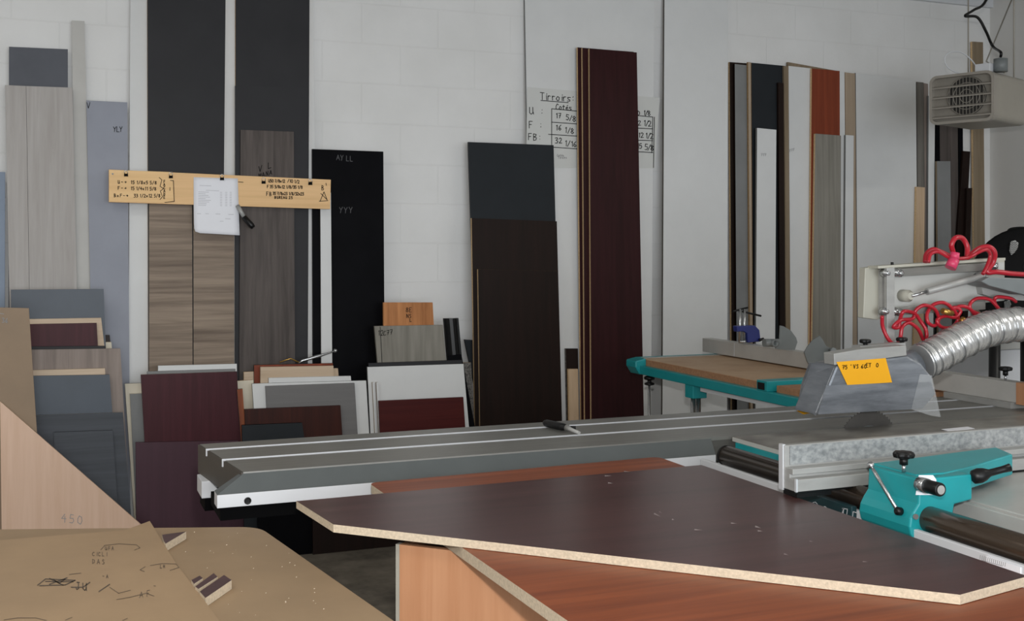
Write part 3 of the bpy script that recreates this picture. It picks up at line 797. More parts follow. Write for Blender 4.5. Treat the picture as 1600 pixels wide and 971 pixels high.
# machine body
obj('cabinet', MB().box((1.86, 1.5, .06), (3.3, 3.2, .765)).box((1.9, 1.55, 0), (3.25, 3.15, .06)), LIGHTGREY, saw, bevel=.006)
obj('guide_rail', MB().prism([(1.815, .75, .80), (1.742, .75, .795), (1.712, .75, .78), (1.712, .75, .812), (1.700, .75, .812), (1.700, .75, .70), (1.815, .75, .70)], (0, 2.02, 0)), WHITEPAINT, saw, bevel=.002)['label'] = 'white rail carrying the steel tube'
pn = obj('control_panel', MB().box((1.684, 2.09, .70), (1.6995, 2.335, .822)), TEALDK, saw, bevel=.002)
pn['label'] = 'dark teal panel with white symbols'
def cpx(px, py): return on_x(px, py, 1.6832)
sym = [[(1268, 790), (1270, 786), (1274, 785), (1277, 788), (1278, 791)], [(1284, 793), (1289, 792), (1294, 796)],
       [(1316, 804), (1317, 795)], [(1316, 795), (1324, 796)], [(1324, 796), (1323, 806)],
       [(1333, 800), (1342, 803)], [(1333, 800), (1332, 810)], [(1342, 803), (1340, 812), (1332, 810)]]
ink(pn, cpx, sym, 1.1, WHITEPAINT, 'symbols')
ink(pn, cpx, [[(1317.5, 795), (1317, 804)], [(1341, 804), (1339.5, 812)]], 2.4, WHITEPAINT, 'symbols')
obj('spec_plate', MB().box((1.6965, 1.615, .77), (1.6997, 1.70, .808)), PAPER, saw)['label'] = 'small printed plate'
ink(saw, lambda px, py: on_x(px, py, 1.6960), [[(1532 + k * 3, 868 + k * .9), (1531 + k * 3, 874 + k * .9)] for k in range(14)] + [[(1534, 876), (1566, 885)]], .8, FAINT, 'plate_print', gap=99)
obj('cast_iron_table', MB().box((1.872, 2.14, .8365), (3.4, 2.863, ZT)).box((1.9005, 2.14, .80), (3.4, 2.863, .8365)), IRON, saw, bevel=.003)['label'] = 'dark worn main table'
obj('table_side', MB().box((1.868, 2.20, .836), (1.8715, 2.862, .8475)), LIGHTGREY, saw)['label'] = 'light grey machined side of the table'
obj('table_trim', MB().box((1.864, 2.16, .785), (1.90, 2.84, .8355)), TEAL, saw)['label'] = 'teal strip under the table edge'
obj('extension_table', MB().box((1.895, .75, .84), (3.4, 2.138, ZT)).box((1.878, .75, .80), (1.893, 2.10, .846)), EXTTOP, saw, bevel=.002)
for yy in (2.64, 1.2):
    obj('tube_bracket', MB().box((1.755, yy, .80), (1.815, yy + .04, .86 - .03)), TEAL, saw)
gt = MB().tube([(1.742, .7, .83), (1.742, 2.70, .83)], .028, 28)
obj('guide_tube', gt, BRONZE, saw)['label'] = 'dark steel guide tube'
obj('tube_cap', MB().lathe((1.742, 2.70, .83), (0, 1, 0), [(.0285, -.004), (.0285, .004), (.022, .010), (.002, .012)]), BLACKPL, saw)
# saw blade
R, TH = .12, .0032
bc = Vector((2.375, 2.8685, ZT + .052 - R)); mb = MB(); teeth = 60; ring = []
for i in range(teeth):
    a = 2 * math.pi * i / teeth; b = a + 2 * math.pi / teeth * .45; c = a + 2 * math.pi / teeth * .55
    for ang, rr in ((a, R - .004), (b, R), (c, R - .005)):
        ring.append(bc + V(math.cos(ang) * rr, 0, math.sin(ang) * rr))
mb.prism(ring, (0, -TH, 0))
bl = obj('saw_blade', mb, BLADE, saw)
obj('flange', MB().cyl(bc + V(0, -TH, 0), bc + V(0, -TH - .002, 0), .07, 28), GREYPAINT, bl)
# rip fence
fx0, fx1 = 1.565, 3.35
pf = [(2.135, .856), (2.195, .856), (2.195, .956), (2.178, .956), (2.178, .906), (2.148, .906), (2.148, .893), (2.160, .893), (2.160, .884), (2.135, .884)]
rf = obj('rip_fence', MB().prism([(fx0, y, z) for y, z in pf], (fx1 - fx0, 0, 0)), ALUDK, saw, bevel=.0012)
rf['label'] = 'aluminium rip fence extrusion'
obj('fence_face', MB().box((fx0 + .012, 2.1755, .910), (fx1, 2.1785, .954)), SCUFF, rf)['label'] = 'scuffed upper face'
obj('end_cap', MB().box((fx0 - .004, 2.182, .852), (fx0 + .004, 2.197, .958)).box((fx0 - .002, 2.133, .856), (fx0 + .003, 2.139, .886)), ALUBR, rf)
obj('slide_strip', MB().box((fx0, 2.14, .8505), (fx1, 2.19, .856)).box((fx0 + .004, 2.138, .842), (fx0 + .10, 2.19, .8505)), BLACKPL, rf)
# fence bracket
br = obj('fence_bracket', MB().prism([(x, 1.905, z) for x, z in
         [(1.716, .918), (1.862, .918), (1.862, .862), (1.812, .856), (1.806, .826), (1.790, .812), (1.794, .790), (1.778, .779), (1.758, .7715), (1.738, .770), (1.718, .7755), (1.702, .786), (1.692, .801), (1.688, .818), (1.691, .835), (1.700, .850), (1.713, .866)]],
         (0, .165, 0)), TEAL, saw, bevel=.004)
br['label'] = 'teal rip fence bracket'
top = [on_z(1364, 724, .921), on_z(1431, 742, .921), on_z(1475, 739, .921), on_z(1519, 729, .921), on_z(1582, 710, .921), on_z(1556, 699, .921)]
obj('arm', MB().prism(top, (0, 0, -.05)), TEAL, br, bevel=.003)


def star_knob(parent, p, r, h, stem, n=7, name='star_knob'):
    mb = MB(); ring = []
    for i in range(n * 8):
        a = 2 * math.pi * i / (n * 8)
        ring.append(V(math.cos(a), math.sin(a), 0) * r * (1 + .09 * math.cos(n * a)))
    p = Vector(p)
    lv = [(.55, 0), (.92, .15), (1.0, .45), (1.0, .7), (.9, .92), (.55, 1.0)]
    for (s0, h0), (s1, h1) in zip(lv, lv[1:]):
        for i in range(len(ring)):
            j = (i + 1) % len(ring)
            mb.face([p + ring[i] * s0 + V(0, 0, h * h0), p + ring[j] * s0 + V(0, 0, h * h0), p + ring[j] * s1 + V(0, 0, h * h1), p + ring[i] * s1 + V(0, 0, h * h1)], 0, True)
    mb.face([p + q * .55 + V(0, 0, h) for q in ring]); mb.face([p + q * .55 for q in ring])
    mb.cyl(p + V(0, 0, -stem * .45), p + V(0, 0, .002), r * .42, 16)
    k = obj(name, mb, BLACKPL, parent)
    obj('stem', MB().cyl(p + V(0, 0, -stem), p + V(0, 0, -stem * .4), r * .2, 14), STEEL, k)
    return k


kp = on_z(1412, 738, .921)
star_knob(br, kp + V(0, 0, .030), .022, .016, .030)
r0, r1 = on_x(1361, 728, 1.700), on_x(1403, 799, 1.684)
obj('clamp_rod', MB().tube([r0, r0.lerp(r1, .2), r1], [.003, .0042, .0042], 12).lathe(r0, (r0 - r1), [(.002, -.006), (.007, -.003), (.007, .006), (.002, .009)], 14), STEEL, br)
obj('hinge_screw', MB().lathe(r1, (-1, 0, .2), [(.009, -.008), (.009, .003), (.005, .007)], 14), BLACKPL, br)
c0 = on_y(1437, 757, 1.90); c1 = on_y(1470, 766, 1.835)
kn = obj('fence_lock_knob', MB().cyl(c0.lerp(c1, .35), c1, .0145, 24), BLACKPL, br, bevel=.002)
obj('chrome_collar', MB().cyl(c0, c0.lerp(c1, .37), .016, 24), STEEL, kn)
obj('knob_face', MB().cyl(c1, c1 + (c1 - c0).normalized() * .0015, .0095, 24), ALUDK, kn)
obj('label_patch', MB().prism([on_y(1436, 743, 1.9035), on_y(1458, 743, 1.9035), on_y(1463, 750, 1.9035), on_y(1463, 774, 1.9035), on_y(1431, 774, 1.9035)], (0, .001, 0)), PAPER, br)
h0 = on_y(1533, 743, 1.90); h1 = on_y(1578, 731, 1.88)
obj('locking_lever', MB().lathe(h0, (h1 - h0), [(.006, -.024), (.015, -.018), (.017, -.004), (.014, .008), (.008, .02), (.0075, .05), (.009, (h1 - h0).length)], 18), BLACKPL, br)['label'] = 'black locking lever'
obj('set_screw', MB().cyl(on_y(1431, 808, 1.906), on_y(1431, 808, 1.898), .006, 16), BLACKPL, br)

# outrigger: brown board in a teal frame
og = obj('outrigger_board', MB().box((2.662, 3.86, .832), (3.30, 4.90, .866)), [MDFBROWN], saw, bevel=.002)
og['label'] = 'brown board of the outrigger table'
obj('board_edge', MB().box((2.6585, 3.86, .832), (2.6618, 4.90, .864)), MDFEDGE, og)
obj('second_board', MB().box((2.662, 3.36, .832), (3.30, 3.76, .862)), MDFEDGE, saw)['label'] = 'brown board between the crossbar and the sliding table'
fr = obj('outrigger_frame', MB().box((2.625, 3.33, .795), (2.66, 4.92, .836)).box((2.66, 3.77, .80), (3.30, 3.85, .832)).box((2.66, 4.905, .80), (3.32, 4.93, .87)), TEAL, saw, bevel=.003)
fr['label'] = 'teal frame of the outrigger table'
e0 = Vector((2.642, 4.92, .83))
obj('corner_piece', MB().prism([(2.60, 4.93, .86), (2.66, 4.93, .872), (2.66, 4.93, .80), (2.625, 4.93, .792), (2.60, 4.93, .83)], (0, -.10, 0)), TEAL, fr, bevel=.006)
cb = obj('crossbar', MB().box((2.625, 3.775, .836), (3.30, 3.845, .878)), TEAL, saw, bevel=.002)
obj('crossbar_socket', MB().box((2.622, 3.79, .842), (2.626, 3.835, .87)), BLACKPL, cb)
obj('edge_strip', MB().box((2.67, 4.88, .866), (3.29, 4.90, .8695)), ALUDK, og)
lg = obj('support_leg', MB().cyl((2.655, 4.385, .01), (2.655, 4.385, .76), .011, 16).cyl((2.682, 4.385, .01), (2.682, 4.385, .76), .011, 16).box((2.63, 4.34, 0), (2.71, 4.43, .012)), STEEL, saw)
obj('leg_socket', MB().box((2.632, 4.35, .735), (2.705, 4.42, .797)), TEAL, lg, bevel=.003)
rd = obj('stop_rod', MB().cyl((2.66, 4.80, .004), (2.66, 4.80, .796), .006, 12).lathe((2.66, 4.80, 0), (0, 0, 1), [(.03, 0), (.03, .006), (.012, .014)], 18), STEEL, saw)
obj('rubber_ring', MB().lathe((2.66, 4.80, .742), (0, 0, 1), [(.006, 0), (.024, .004), (.024, .012), (.010, .018), (.010, .026), (.026, .030), (.026, .042), (.008, .05)], 18), BLACKPL, rd)
obj('apron', MB().box((2.64, 3.36, .775), (2.655, 4.30, .795)), WHITEPAINT, fr)

# crosscut fence lying across sliding table and outrigger
cf = obj('crosscut_fence', MB().box((3.10, 2.97, .872), (3.155, 5.03, .942)), BEAM, saw, bevel=.002)
cf['label'] = 'long aluminium crosscut fence'
obj('fence_foot', MB().box((3.085, 2.98, .8505), (3.17, 3.30, .872)), ALUDK, cf)
obj('wooden_end_block', MB().box((3.098, 2.89, .868), (3.16, 2.968, .944)), CARCASS, cf)
obj('joint_line', MB().box((3.0985, 4.73, .873), (3.0995, 4.735, .941)), ALUBR, cf)


def plate(pts, y, th, name, m, parent, bevel=0):
    return obj(name, MB().prism([on_y(px, py, y) for px, py in pts], (0, th, 0)), m, parent, bevel=bevel)


sp = plate([(1219, 509), (1224, 510), (1236, 517), (1244, 528), (1246, 535), (1242, 547), (1228, 547), (1212, 545), (1212, 530), (1218, 530)], 4.26, .006, 'stop_flap', GREYPAINT, cf)
obj('pivot', MB().cyl(on_y(1208, 536, 4.255), on_y(1194, 536, 4.255), .018, 18).lathe(on_y(1208, 536, 4.25), (0, -1, 0), [(.018, 0), (.018, .02), (.011, .021), (.011, .01)], 18), GREYPAINT, sp)
sp = plate([(1257, 551), (1262, 542), (1270, 532), (1281, 525), (1285, 530), (1291, 541), (1303, 547), (1301, 562), (1294, 576), (1270, 576), (1262, 566)], 4.02, .006, 'stop_flap', GREYPAINT, cf)
obj('pivot', MB().cyl(on_y(1299, 548, 4.01), on_y(1303, 548, 3.96), .012, 16), GREYPAINT, sp)
kp = on_x(1571, 612, 3.125); kp.z = .975
star_knob(cf, kp, .022, .016, .034)

# guard hood over the blade
hp = [(1275, 649), (1307, 571), (1330, 567), (1418, 556), (1440, 568), (1456, 588), (1462, 616), (1440, 640)]
fy, ft = 2.775, .115
hd = obj('guard_hood', MB().prism([on_y(px, py, fy) for px, py in hp], (0, ft, 0)), HOODM, saw, bevel=.008)
hd['label'] = 'grey taped guard hood'
lf = [on_y(1275, 650, fy - .001), on_y(1249, 638, fy + .118), on_y(1256, 600, fy + .118), on_y(1268, 568, fy + .11), on_y(1308, 569, fy - .001)]
mbh = MB().prism(lf, (.006, .02, 0))
obj('front_lip', mbh, HOODM, hd)
obj('clear_flap', MB().prism([on_y(1438, 585, fy - .004), on_y(1456, 587, fy - .004), on_y(1470, 652, fy - .004), on_y(1455, 650, fy - .004), on_y(1424, 640, fy - .004)], (0, .002, 0)), CLEAR, hd)['label'] = 'clear plastic flap'
obj('tape_band', MB().prism([on_y(*q_, fy - .0025) for q_ in ((1291, 603), (1330, 601), (1454, 597), (1461, 616), (1441, 639), (1278, 648))], (0, .002, 0)), HOODM, hd)
nt = obj('warning_note', MB().prism([on_y(1307, 566, fy - .003), on_y(1384, 560, fy - .003), on_y(1394, 598, fy - .003), on_y(1324, 602, fy - .003)], (0, .001, 0)), YELLOW, hd)
nt['label'] = 'yellow note with handwriting taped to the hood'
ink(hd, lambda px, py: on_y(px, py, fy - .0035), strokes('75', 1316, 577, 6) + strokes("' VS 60", 1328, 576, 6, 0, .8) + strokes('ET 90', 1353, 574, 6, 0, .75), 1.1, INK)
obj('yellow_tab', MB().prism([on_y(1249, 641, 2.93), on_y(1266, 646, 2.93), on_y(1256, 648, 2.93), on_y(1246, 643, 2.93)], (0, .004, 0)), YELLOW, hd)
tr = obj('mount_bar', MB().prism([on_y(1303, 553, 2.774), on_y(1345, 546, 2.774), on_y(1416, 540, 2.774), on_y(1417, 556, 2.774), on_y(1304, 571, 2.774)], (0, .05, 0)), ALUDK, saw, bevel=.002)
obj('clamp_plate', MB().prism([on_y(1344, 541, 2.84), on_y(1415, 536, 2.84), on_y(1415, 543, 2.84), on_y(1344, 546, 2.84)], (0, .04, 0)), ALUDK, tr)
for px, py in ((1352, 541), (1409, 538)):
    p = on_y(px, py, 2.86)
    star_knob(tr, p + V(0, 0, .008), .017, .014, .022)
p0 = on_y(1421, 574, 2.86); p1 = on_y(1436, 568, 2.86)
obj('hose_collar', MB().cyl(on_y(1406, 580, 2.86), on_y(1429, 570, 2.86), .05, 26), HOODM, hd)

# parallelogram arm that carries the hood
py_ = 2.98
pa = obj('arm_cover', MB().prism([on_y(*q, py_) for q in ((1352, 419), (1372, 416), (1570, 404), (1570, 470), (1535, 474), (1400, 493), (1371, 500), (1349, 497))], (0, .03, 0)), IVORY, saw, bevel=.002)
pa['label'] = 'ivory cover plate of the guard arm'
obj('cover_flange', MB().prism([on_y(*q, py_ - .045) for q in ((1372, 416), (1571, 403), (1571, 407), (1372, 420))], (0, .05, 0)), IVORY, pa)
obj('cover_face', MB().prism([on_y(*q, py_ - .004) for q in ((1373, 422), (1569, 410), (1569, 470), (1535, 472), (1400, 490), (1373, 496))], (0, .003, 0)), LIGHTGREY, pa)
obj('upper_link', MB().prism([on_y(*q, 2.94) for q in ((1392, 421), (1560, 410), (1560, 422), (1392, 433))], (0, .016, 0)), ALU, saw, bevel=.001)
obj('lower_link', MB().prism([on_y(*q, 2.94) for q in ((1390, 482), (1540, 470), (1540, 484), (1390, 494))], (0, .016, 0)), ALU, saw, bevel=.001)
obj('upright_bar', MB().prism([on_y(*q, 2.925) for q in ((1386, 419), (1398, 418), (1398, 546), (1386, 547))], (0, .014, 0)), ALUDK, saw, bevel=.001)
obj('upright_back', MB().prism([on_y(*q, 2.957) for q in ((1378, 421), (1386, 420), (1386, 480), (1378, 481))], (0, .014, 0)), ALUDK, saw)
for px, py in ((1382, 427), (1397, 426), (1403, 427), (1380, 487), (1395, 487), (1403, 488), (1550, 416)):
    obj('pivot_bolt', MB().lathe(on_y(px, py, 2.94), (0, -1, 0), [(.013, -.01), (.013, .012), (.008, .013), (.008, .02), (.003, .0205)], 12), STEEL, saw)
obj('top_bolt', MB().cyl(on_y(1394, 416, 2.95), on_y(1394, 410, 2.95), .005, 10), BLACKPL, saw)
g0, g1, g2 = on_y(1424, 463, 2.93), on_y(1448, 456, 2.925), on_y(1534, 432, 2.915)
gs = obj('gas_spring', MB().tube([g1, g2], .0115, 16), ALUDK, saw)
obj('piston_rod', MB().tube([g0, g1], .005, 12), STEEL, gs)
obj('rod_foot', MB().lathe(g0 + V(0, .02, 0), (0, -1, 0), [(.020, -.03), (.020, .008), (.012, .014), (.012, .02)], 16), IVORY, gs)
obj('rod_eye', MB().lathe(g2 + V(0, .012, 0), (0, -1, 0), [(.008, -.02), (.016, -.004), (.016, .016), (.008, .02)], 14), STEEL, gs)
obj('boom', MB().prism([on_y(*q, 2.88) for q in ((1533, 440), (1546, 433), (1720, 441), (1720, 464), (1600, 461), (1546, 447))], (0, .09, 0)), GREYPAINT, saw, bevel=.003)['label'] = 'grey boom carrying the guard arm'
bx_ = on_y(1720, 450, 2.88)
obj('boom_post', MB().box((bx_.x - .06, 2.91, .01), (bx_.x + .03, 3.0, bx_.z + .06)), GREYPAINT, saw, bevel=.004)
obj('boom_head', MB().prism([on_y(*q, 2.95) for q in ((1533, 446), (1556, 450), (1600, 462), (1600, 470), (1560, 468), (1536, 460))], (0, .05, 0)), ALUDK, saw)

# ------------------------------------------------------------------ hoses on the guard
dp = smooth_path([on_y(*q, 2.845) for q in ((1439, 566), (1454, 559), (1480, 545), (1510, 529), (1540, 516), (1572, 509), (1605, 507), (1650, 512), (1720, 520), (1800, 518))] + [V(3.93, 2.845, 1.26), V(4.10, 2.845, 1.48), V(4.15, 2.845, 1.85), V(4.15, 2.845, 2.4), V(4.15, 2.845, ZC - .002)], 24)
rad = []
for i in range(len(dp)):
    rad.append(.054 + (.0032 if i % 3 == 0 else 0) + .0016 * math.sin(i * .8))
dh = obj('flexible_duct', MB().tube(dp, rad, 26), FOIL)
tag(dh, 'silver ribbed foil dust duct leaving the guard hood', 'duct')
for k in range(6, len(dp) - 2, 16):
    t = (dp[k + 1] - dp[k - 1]).normalized(); u = t.orthogonal().normalized(); w = t.cross(u)
    wires = MB().tube([dp[k] + (u * math.cos(a) + w * math.sin(a)) * .0585 for a in [2 * math.pi * j / 20 for j in range(21)]], .0022, 6, caps=False)
    obj('wire_rib', wires, STEEL, dh)


def hz(zx, zy): return (1300 + zx / 3.733, 340 + zy / 3.733)


def hosepath(pts, y0, amp=.02, n=7):
    out = []
    for i, (a, b) in enumerate(pts):
        out.append(on_y(*hz(a, b), (y0 if y0 < 2.92 or hz(a, b)[0] > 1415 else 2.905) + amp * math.sin(i * 1.7)))
    return smooth_path(out, n)


low = [(292, 575), (296, 640), (330, 712), (372, 742), (398, 700), (410, 640), (450, 615), (500, 650), (530, 710), (543, 742), (552, 690),
       (545, 650), (512, 600), (480, 560), (420, 548), (398, 590), (388, 640), (358, 638), (400, 600), (470, 590), (490, 540), (540, 512), (598, 535), (622, 590),
       (598, 632), (560, 612), (555, 560), (590, 510), (650, 497), (700, 530), (735, 590), (700, 640), (640, 640), (612, 600), (660, 576), (720, 582),
       (750, 545), (712, 525), (690, 560), (740, 520), (800, 530), (850, 590), (865, 570), (810, 540), (808, 500), (850, 472), (920, 480), (970, 530), (990, 560),
       (950, 500), (960, 465), (1040, 472), (1072, 492)]
lo = obj('air_hose', MB().tube(hosepath(low, 2.925, .006), .0062, 9), RED)
tag(lo, 'coiled red air hose looping below the guard arm', 'hose')
fit = obj('brass_fitting', MB().cyl(on_y(*hz(645, 545), 2.915), on_y(*hz(700, 560), 2.915), .010, 12).cyl(on_y(*hz(752, 612), 2.919), on_y(*hz(770, 590), 2.919), .010, 12), BRASS, lo)
low2 = [(300, 585), (318, 650), (360, 690), (396, 690), (404, 600)]
up = [(545, 262), (552, 215), (590, 188), (640, 205), (690, 226), (705, 205), (697, 160), (720, 120), (760, 122), (788, 170), (790, 232), (812, 215), (860, 180),
      (915, 172), (948, 205), (940, 260), (905, 318), (960, 318), (1050, 328), (1130, 333)]
ho = obj('air_hose', MB().tube(hosepath(up, 2.912, .006), .0088, 10), RED)
tag(ho, 'red air hose arching over the top of the guard arm', 'hose')
up2 = [(562, 262), (575, 215), (620, 200), (680, 232), (740, 240), (800, 232), (850, 205), (900, 188), (922, 220), (905, 280), (880, 330)]
hu = obj('air_hose', MB().tube(hosepath(up2, 2.882, .006), .0062, 10), RED)
tag(hu, 'second red air hose lying along the top of the guard arm with a pink connector', 'hose')
obj('connector', MB().cyl(on_y(*hz(690, 295), 2.868), on_y(*hz(712, 245), 2.868), .018, 18).cyl(on_y(*hz(712, 245), 2.868), on_y(*hz(718, 205), 2.868), .015, 18), PINK, hu)['label'] = 'pink connector'

# ------------------------------------------------------------------ things lying on the saw
cl = thing('screw_clamp', 'blue screw clamp gripping the far end of the long aluminium fence', 'clamp', (3.13, 4.65, .943))
yc = 4.63
obj('frame', MB().prism([on_y(*q, yc) for q in ((1151, 510), (1170, 509), (1180, 509), (1187, 516), (1189, 534), (1169, 536), (1168, 522), (1162, 518), (1152, 519))], (0, .035, 0)), BLUE, cl, bevel=.004)
for k, px in enumerate((1156, 1163)):
    s_ = obj('screw', MB().cyl(on_y(px, 534, yc + .018), on_y(px, 483, yc + .018), .0075, 12), STEEL, cl)
    a, b = ((1145, 487), (1168, 481)) if k == 0 else ((1160, 487), (1189, 494))
    obj('handle', MB().cyl(on_y(*a, yc + .018), on_y(*b, yc + .018), .005, 10), BLACKPL, s_)
obj('pad', MB().cyl(on_y(1160, 536, yc + .018), on_y(1160, 532, yc + .018), .02, 16), STEEL, cl)
obj('lever', MB().tube([on_y(1186, 532, yc - .005), on_y(1192, 530, yc - .01), on_y(1198, 541, yc - .02)], .008, 10), BLACKPL, cl)

p0, p1, p2 = on_z(851, 661, ZT + .013), on_z(886, 669, ZT + .013), on_z(905, 677, ZT + .008)
dm = thing('clamp_handle', 'black clamp handle with steel end lying across the sliding table', 'tool', (p1.x, p1.y, ZT + .001))
obj('grip', MB().tube([p0, p0.lerp(p1, .1), p0.lerp(p1, .8), p1], [.008, .012, .012, .009], 14), BLACKPL, dm)
obj('steel_end', MB().tube([p1, p1.lerp(p2, .3), p2], [.011, .006, .005], 12), ALUDK, dm)
obj('cross_pin', MB().cyl(p1 + V(-.02, .01, 0), p1 + V(.025, -.01, 0), .006, 10), BLACKPL, dm)

pz = ZT + .0015
sc = obj('paper_scrap', MB().prism([on_z(1471, 671, pz), on_z(1512, 667, pz), on_z(1523, 670, pz), on_z(1482, 674, pz)], (0, 0, -.001)), PAPER)
tag(sc, 'white paper scrap on the dark saw table behind the rip fence', 'paper')

# ------------------------------------------------------------------ foreground: corner cabinet and loose tops
ct = .80
P = Vector((.655, 2.245, 0)); D45 = Vector((.7071, -.7071, 0)); N45 = Vector((.7071, .7071, 0))
cc = thing('cabinet_carcass', 'honey cherry cabinet box under the loose dark corner top', 'cabinet', (1.0, 2.1, 0))
obj('front_panel', MB().prism([P, P + D45 * 1.05, P + D45 * 1.05 + V(0, 0, ct), P + V(0, 0, ct)], N45 * .018), [CARCASS], cc)
obj('edge_band', MB().prism([P - D45 * .009, P - D45 * .0004, P - D45 * .0004 + V(0, 0, ct), P - D45 * .009 + V(0, 0, ct)], N45 * .018), CHIPG, cc)['label'] = 'pale edge strip'
for d in (.0, 1.03):
    Q = P + D45 * d + N45 * .0185
    obj('side_panel', MB().prism([Q, Q + D45 * .018, Q + D45 * .018 + V(0, 0, ct), Q + V(0, 0, ct)], N45 * .30), [CARCASS], cc)
Q = P + N45 * .32
obj('back_panel', MB().prism([Q, Q + D45 * 1.05, Q + D45 * 1.05 + V(0, 0, ct), Q + V(0, 0, ct)], N45 * .012), [CARCASS], cc)
Q = P + D45 * .02 + N45 * .02 + V(0, 0, .08)
obj('bottom_panel', MB().prism([Q, Q + D45 * 1.008, Q + D45 * 1.008 + N45 * .297, Q + N45 * .297], (0, 0, .018)), [CARCASS], cc)

zc = ct + .0015; zt = zc + .022
pts = [(.722, 2.752), (1.572, 2.785), (1.556, 1.0), (.765, 1.0)]
c_ = [Vector((x, y, zc)) for x, y in pts]
def rounded(pts, r, n=6):
    out = []
    for i in range(len(pts)):
        a, b, c = pts[i - 1], pts[i], pts[(i + 1) % len(pts)]
        u = (a - b).normalized(); v = (c - b).normalized()
        rr = min(r, (a - b).length * .45, (c - b).length * .45)
        p, q = b + u * rr, b + v * rr
        for k in range(n + 1):
            t = k / n
            out.append(p * (1 - t) ** 2 + b * 2 * t * (1 - t) + q * t * t)
    return out
wt = obj('cherry_board', MB().prism(rounded(c_, .03), (0, 0, zt - zc), 0, 1), [CHERRYTOP, CHIPB])
tag(wt, 'polished cherry board lying beneath the dark corner top', 'board')
zd = zt + .001; zdt = zd + .0165
pp = [on_z(463, 783.5, zdt), on_z(1096, 727, zdt), on_z(1606, 901, zdt), on_z(1500, 930, zdt), on_z(521, 820, zdt)]
dt = obj('corner_board', MB().prism([V(p.x, p.y, zd) for p in pp], (0, 0, zdt - zd), 0, 1), [PANELTOP, CHIPB])
tag(dt, 'dark mahogany corner top with raw chipboard edges, nearest the camera', 'board')
# rub marks on the dark top
rb = MB()
for (x, y, l, a, w) in ((1022, 803, 12, .45, 2.6), (1050, 812, 4, .3, 3), (945, 744, 12, 0, 2), (950, 755, 8, .1, 2.5), (1142, 818, 10, .1, 2.5), (1180, 823, 10, .3, 3),
                        (1184, 830, 8, .1, 3), (1225, 866, 8, .3, 2.5), (975, 737, 10, .1, 1.5), (1265, 846, 6, .2, 2), (1085, 828, 14, .1, 2.5), (1348, 878, 9, .1, 2), (1030, 800, 6, .5, 1.5)):
    q = [(x, y), (x + l * math.cos(a), y + l * math.sin(a))]
    dx, dy = -math.sin(a) * w / 2, math.cos(a) * w / 2
    rb.face([on_z(q[0][0] + dx, q[0][1] + dy, zdt + .0004), on_z(q[1][0], q[1][1], zdt + .0004), on_z(q[0][0] - dx, q[0][1] - dy, zdt + .0004)])
obj('rub_mark', rb, mat('rub_mark_grey', (150, 136, 136), rough=.5, k=1.0, var=.1), dt, recalc=False)

# ------------------------------------------------------------------ foreground: tan table with loose sheet and offcuts
za = .75
tb = thing('work_table', 'tan fibreboard work table in the left foreground', 'table', (0, 2.2, 0))
tpts = [Vector((p.x, p.y, za - .02)) for p in (on_z(250, 825, za), on_z(405, 823.5, za), on_z(617, 971, za))]
d_ = (tpts[2] - tpts[1]); q2 = tpts[1] + d_ * 1.5
dl = (tpts[0] - tpts[1]).normalized()
q3 = q2 + Vector((-1.35, -.05, 0)); q4 = tpts[1] + dl * 1.3
tpoly = rounded([q4, tpts[1], q2, q3], .05)
obj('table_top', MB().prism(tpoly, (0, 0, .02)), TAN, tb, bevel=.002)
for x, y in ((.25, 2.35), (.35, 1.85), (-.65, 2.5), (-.6, 1.75)):
    obj('leg', MB().box((x - .03, y - .03, 0), (x + .03, y + .03, za - .02)), CARCASS, tb, bevel=.002)
zb2 = za + .012
sh_ = [on_z(-70, 850, zb2), on_z(195, 829, zb2), on_z(234, 814.5, zb2), on_z(275, 881, zb2), on_z(318, 937, zb2), on_z(343, 971, zb2), on_z(372, 1010, zb2), on_z(-140, 1010, zb2)]
ms = obj('mdf_sheet', MB().prism([V(p.x, p.y, za + .0008) for p in sh_], (0, 0, zb2 - za - .0008)), TAN2)
tag(ms, 'loose tan sheet covered in pencil notes on the work table', 'board')
def pb(px, py): return on_z(px, py, zb2 + .0006)
def z4(a, b): return (a / 3.2375, 671 + b / 3.2375)
PEN = mat('pencil_on_mdf', (104, 88, 72), rough=.7, k=1.0, var=.05)
sk = strokes('UFA', 164, 860, 5.5, 0, .95) + strokes('CICLI', 144, 869, 6, .02, 1.0) + strokes('DASK', 144, 881, 7, .06, 1.1) + strokes('LR', 250, 888, 5, 0, 1.0)
sk += [[z4(510, 610), z4(530, 588), z4(600, 580), z4(690, 585), z4(708, 600), z4(680, 612)], [z4(760, 690), z4(820, 680), z4(890, 682), z4(905, 700), z4(860, 714)], [z4(735, 695), z4(708, 712), z4(730, 720)]]
sk += [[z4(20, 965), z4(90, 955), z4(180, 955), z4(235, 968)], [z4(620, 968), z4(645, 957)], [z4(330, 966), z4(365, 952)]]
ink(ms, pb, sk, .9, PEN, 'pencil_notes')
sk = strokes('JU', 118, 921, 11, .12, 1.0) + [[z4(190, 790), z4(230, 758), z4(380, 765), z4(330, 788), z4(200, 792)], [z4(230, 770), z4(370, 772)], [z4(250, 755), z4(320, 790)], [z4(340, 752), z4(250, 785)],
      [z4(270, 760), z4(300, 780), z4(330, 758)], [z4(360, 800), z4(420, 800), z4(455, 775)], [z4(500, 822), z4(555, 785)]]
ink(ms, pb, sk, 1.5, mat('dark_pencil', (82, 70, 59), rough=.6, k=1.0), 'pencil_notes')
sk = strokes('Z-', 232, 918, 6, .1, 1.3) + strokes('-A', 160, 903, 5, .1, 1.2) + strokes('AF', 218, 935, 9, -.2, 1.2) + [[z4(590, 862), z4(660, 850), z4(740, 830), z4(780, 845)], [z4(555, 800), z4(600, 830), z4(660, 815)], [z4(350, 735), z4(410, 728)]]
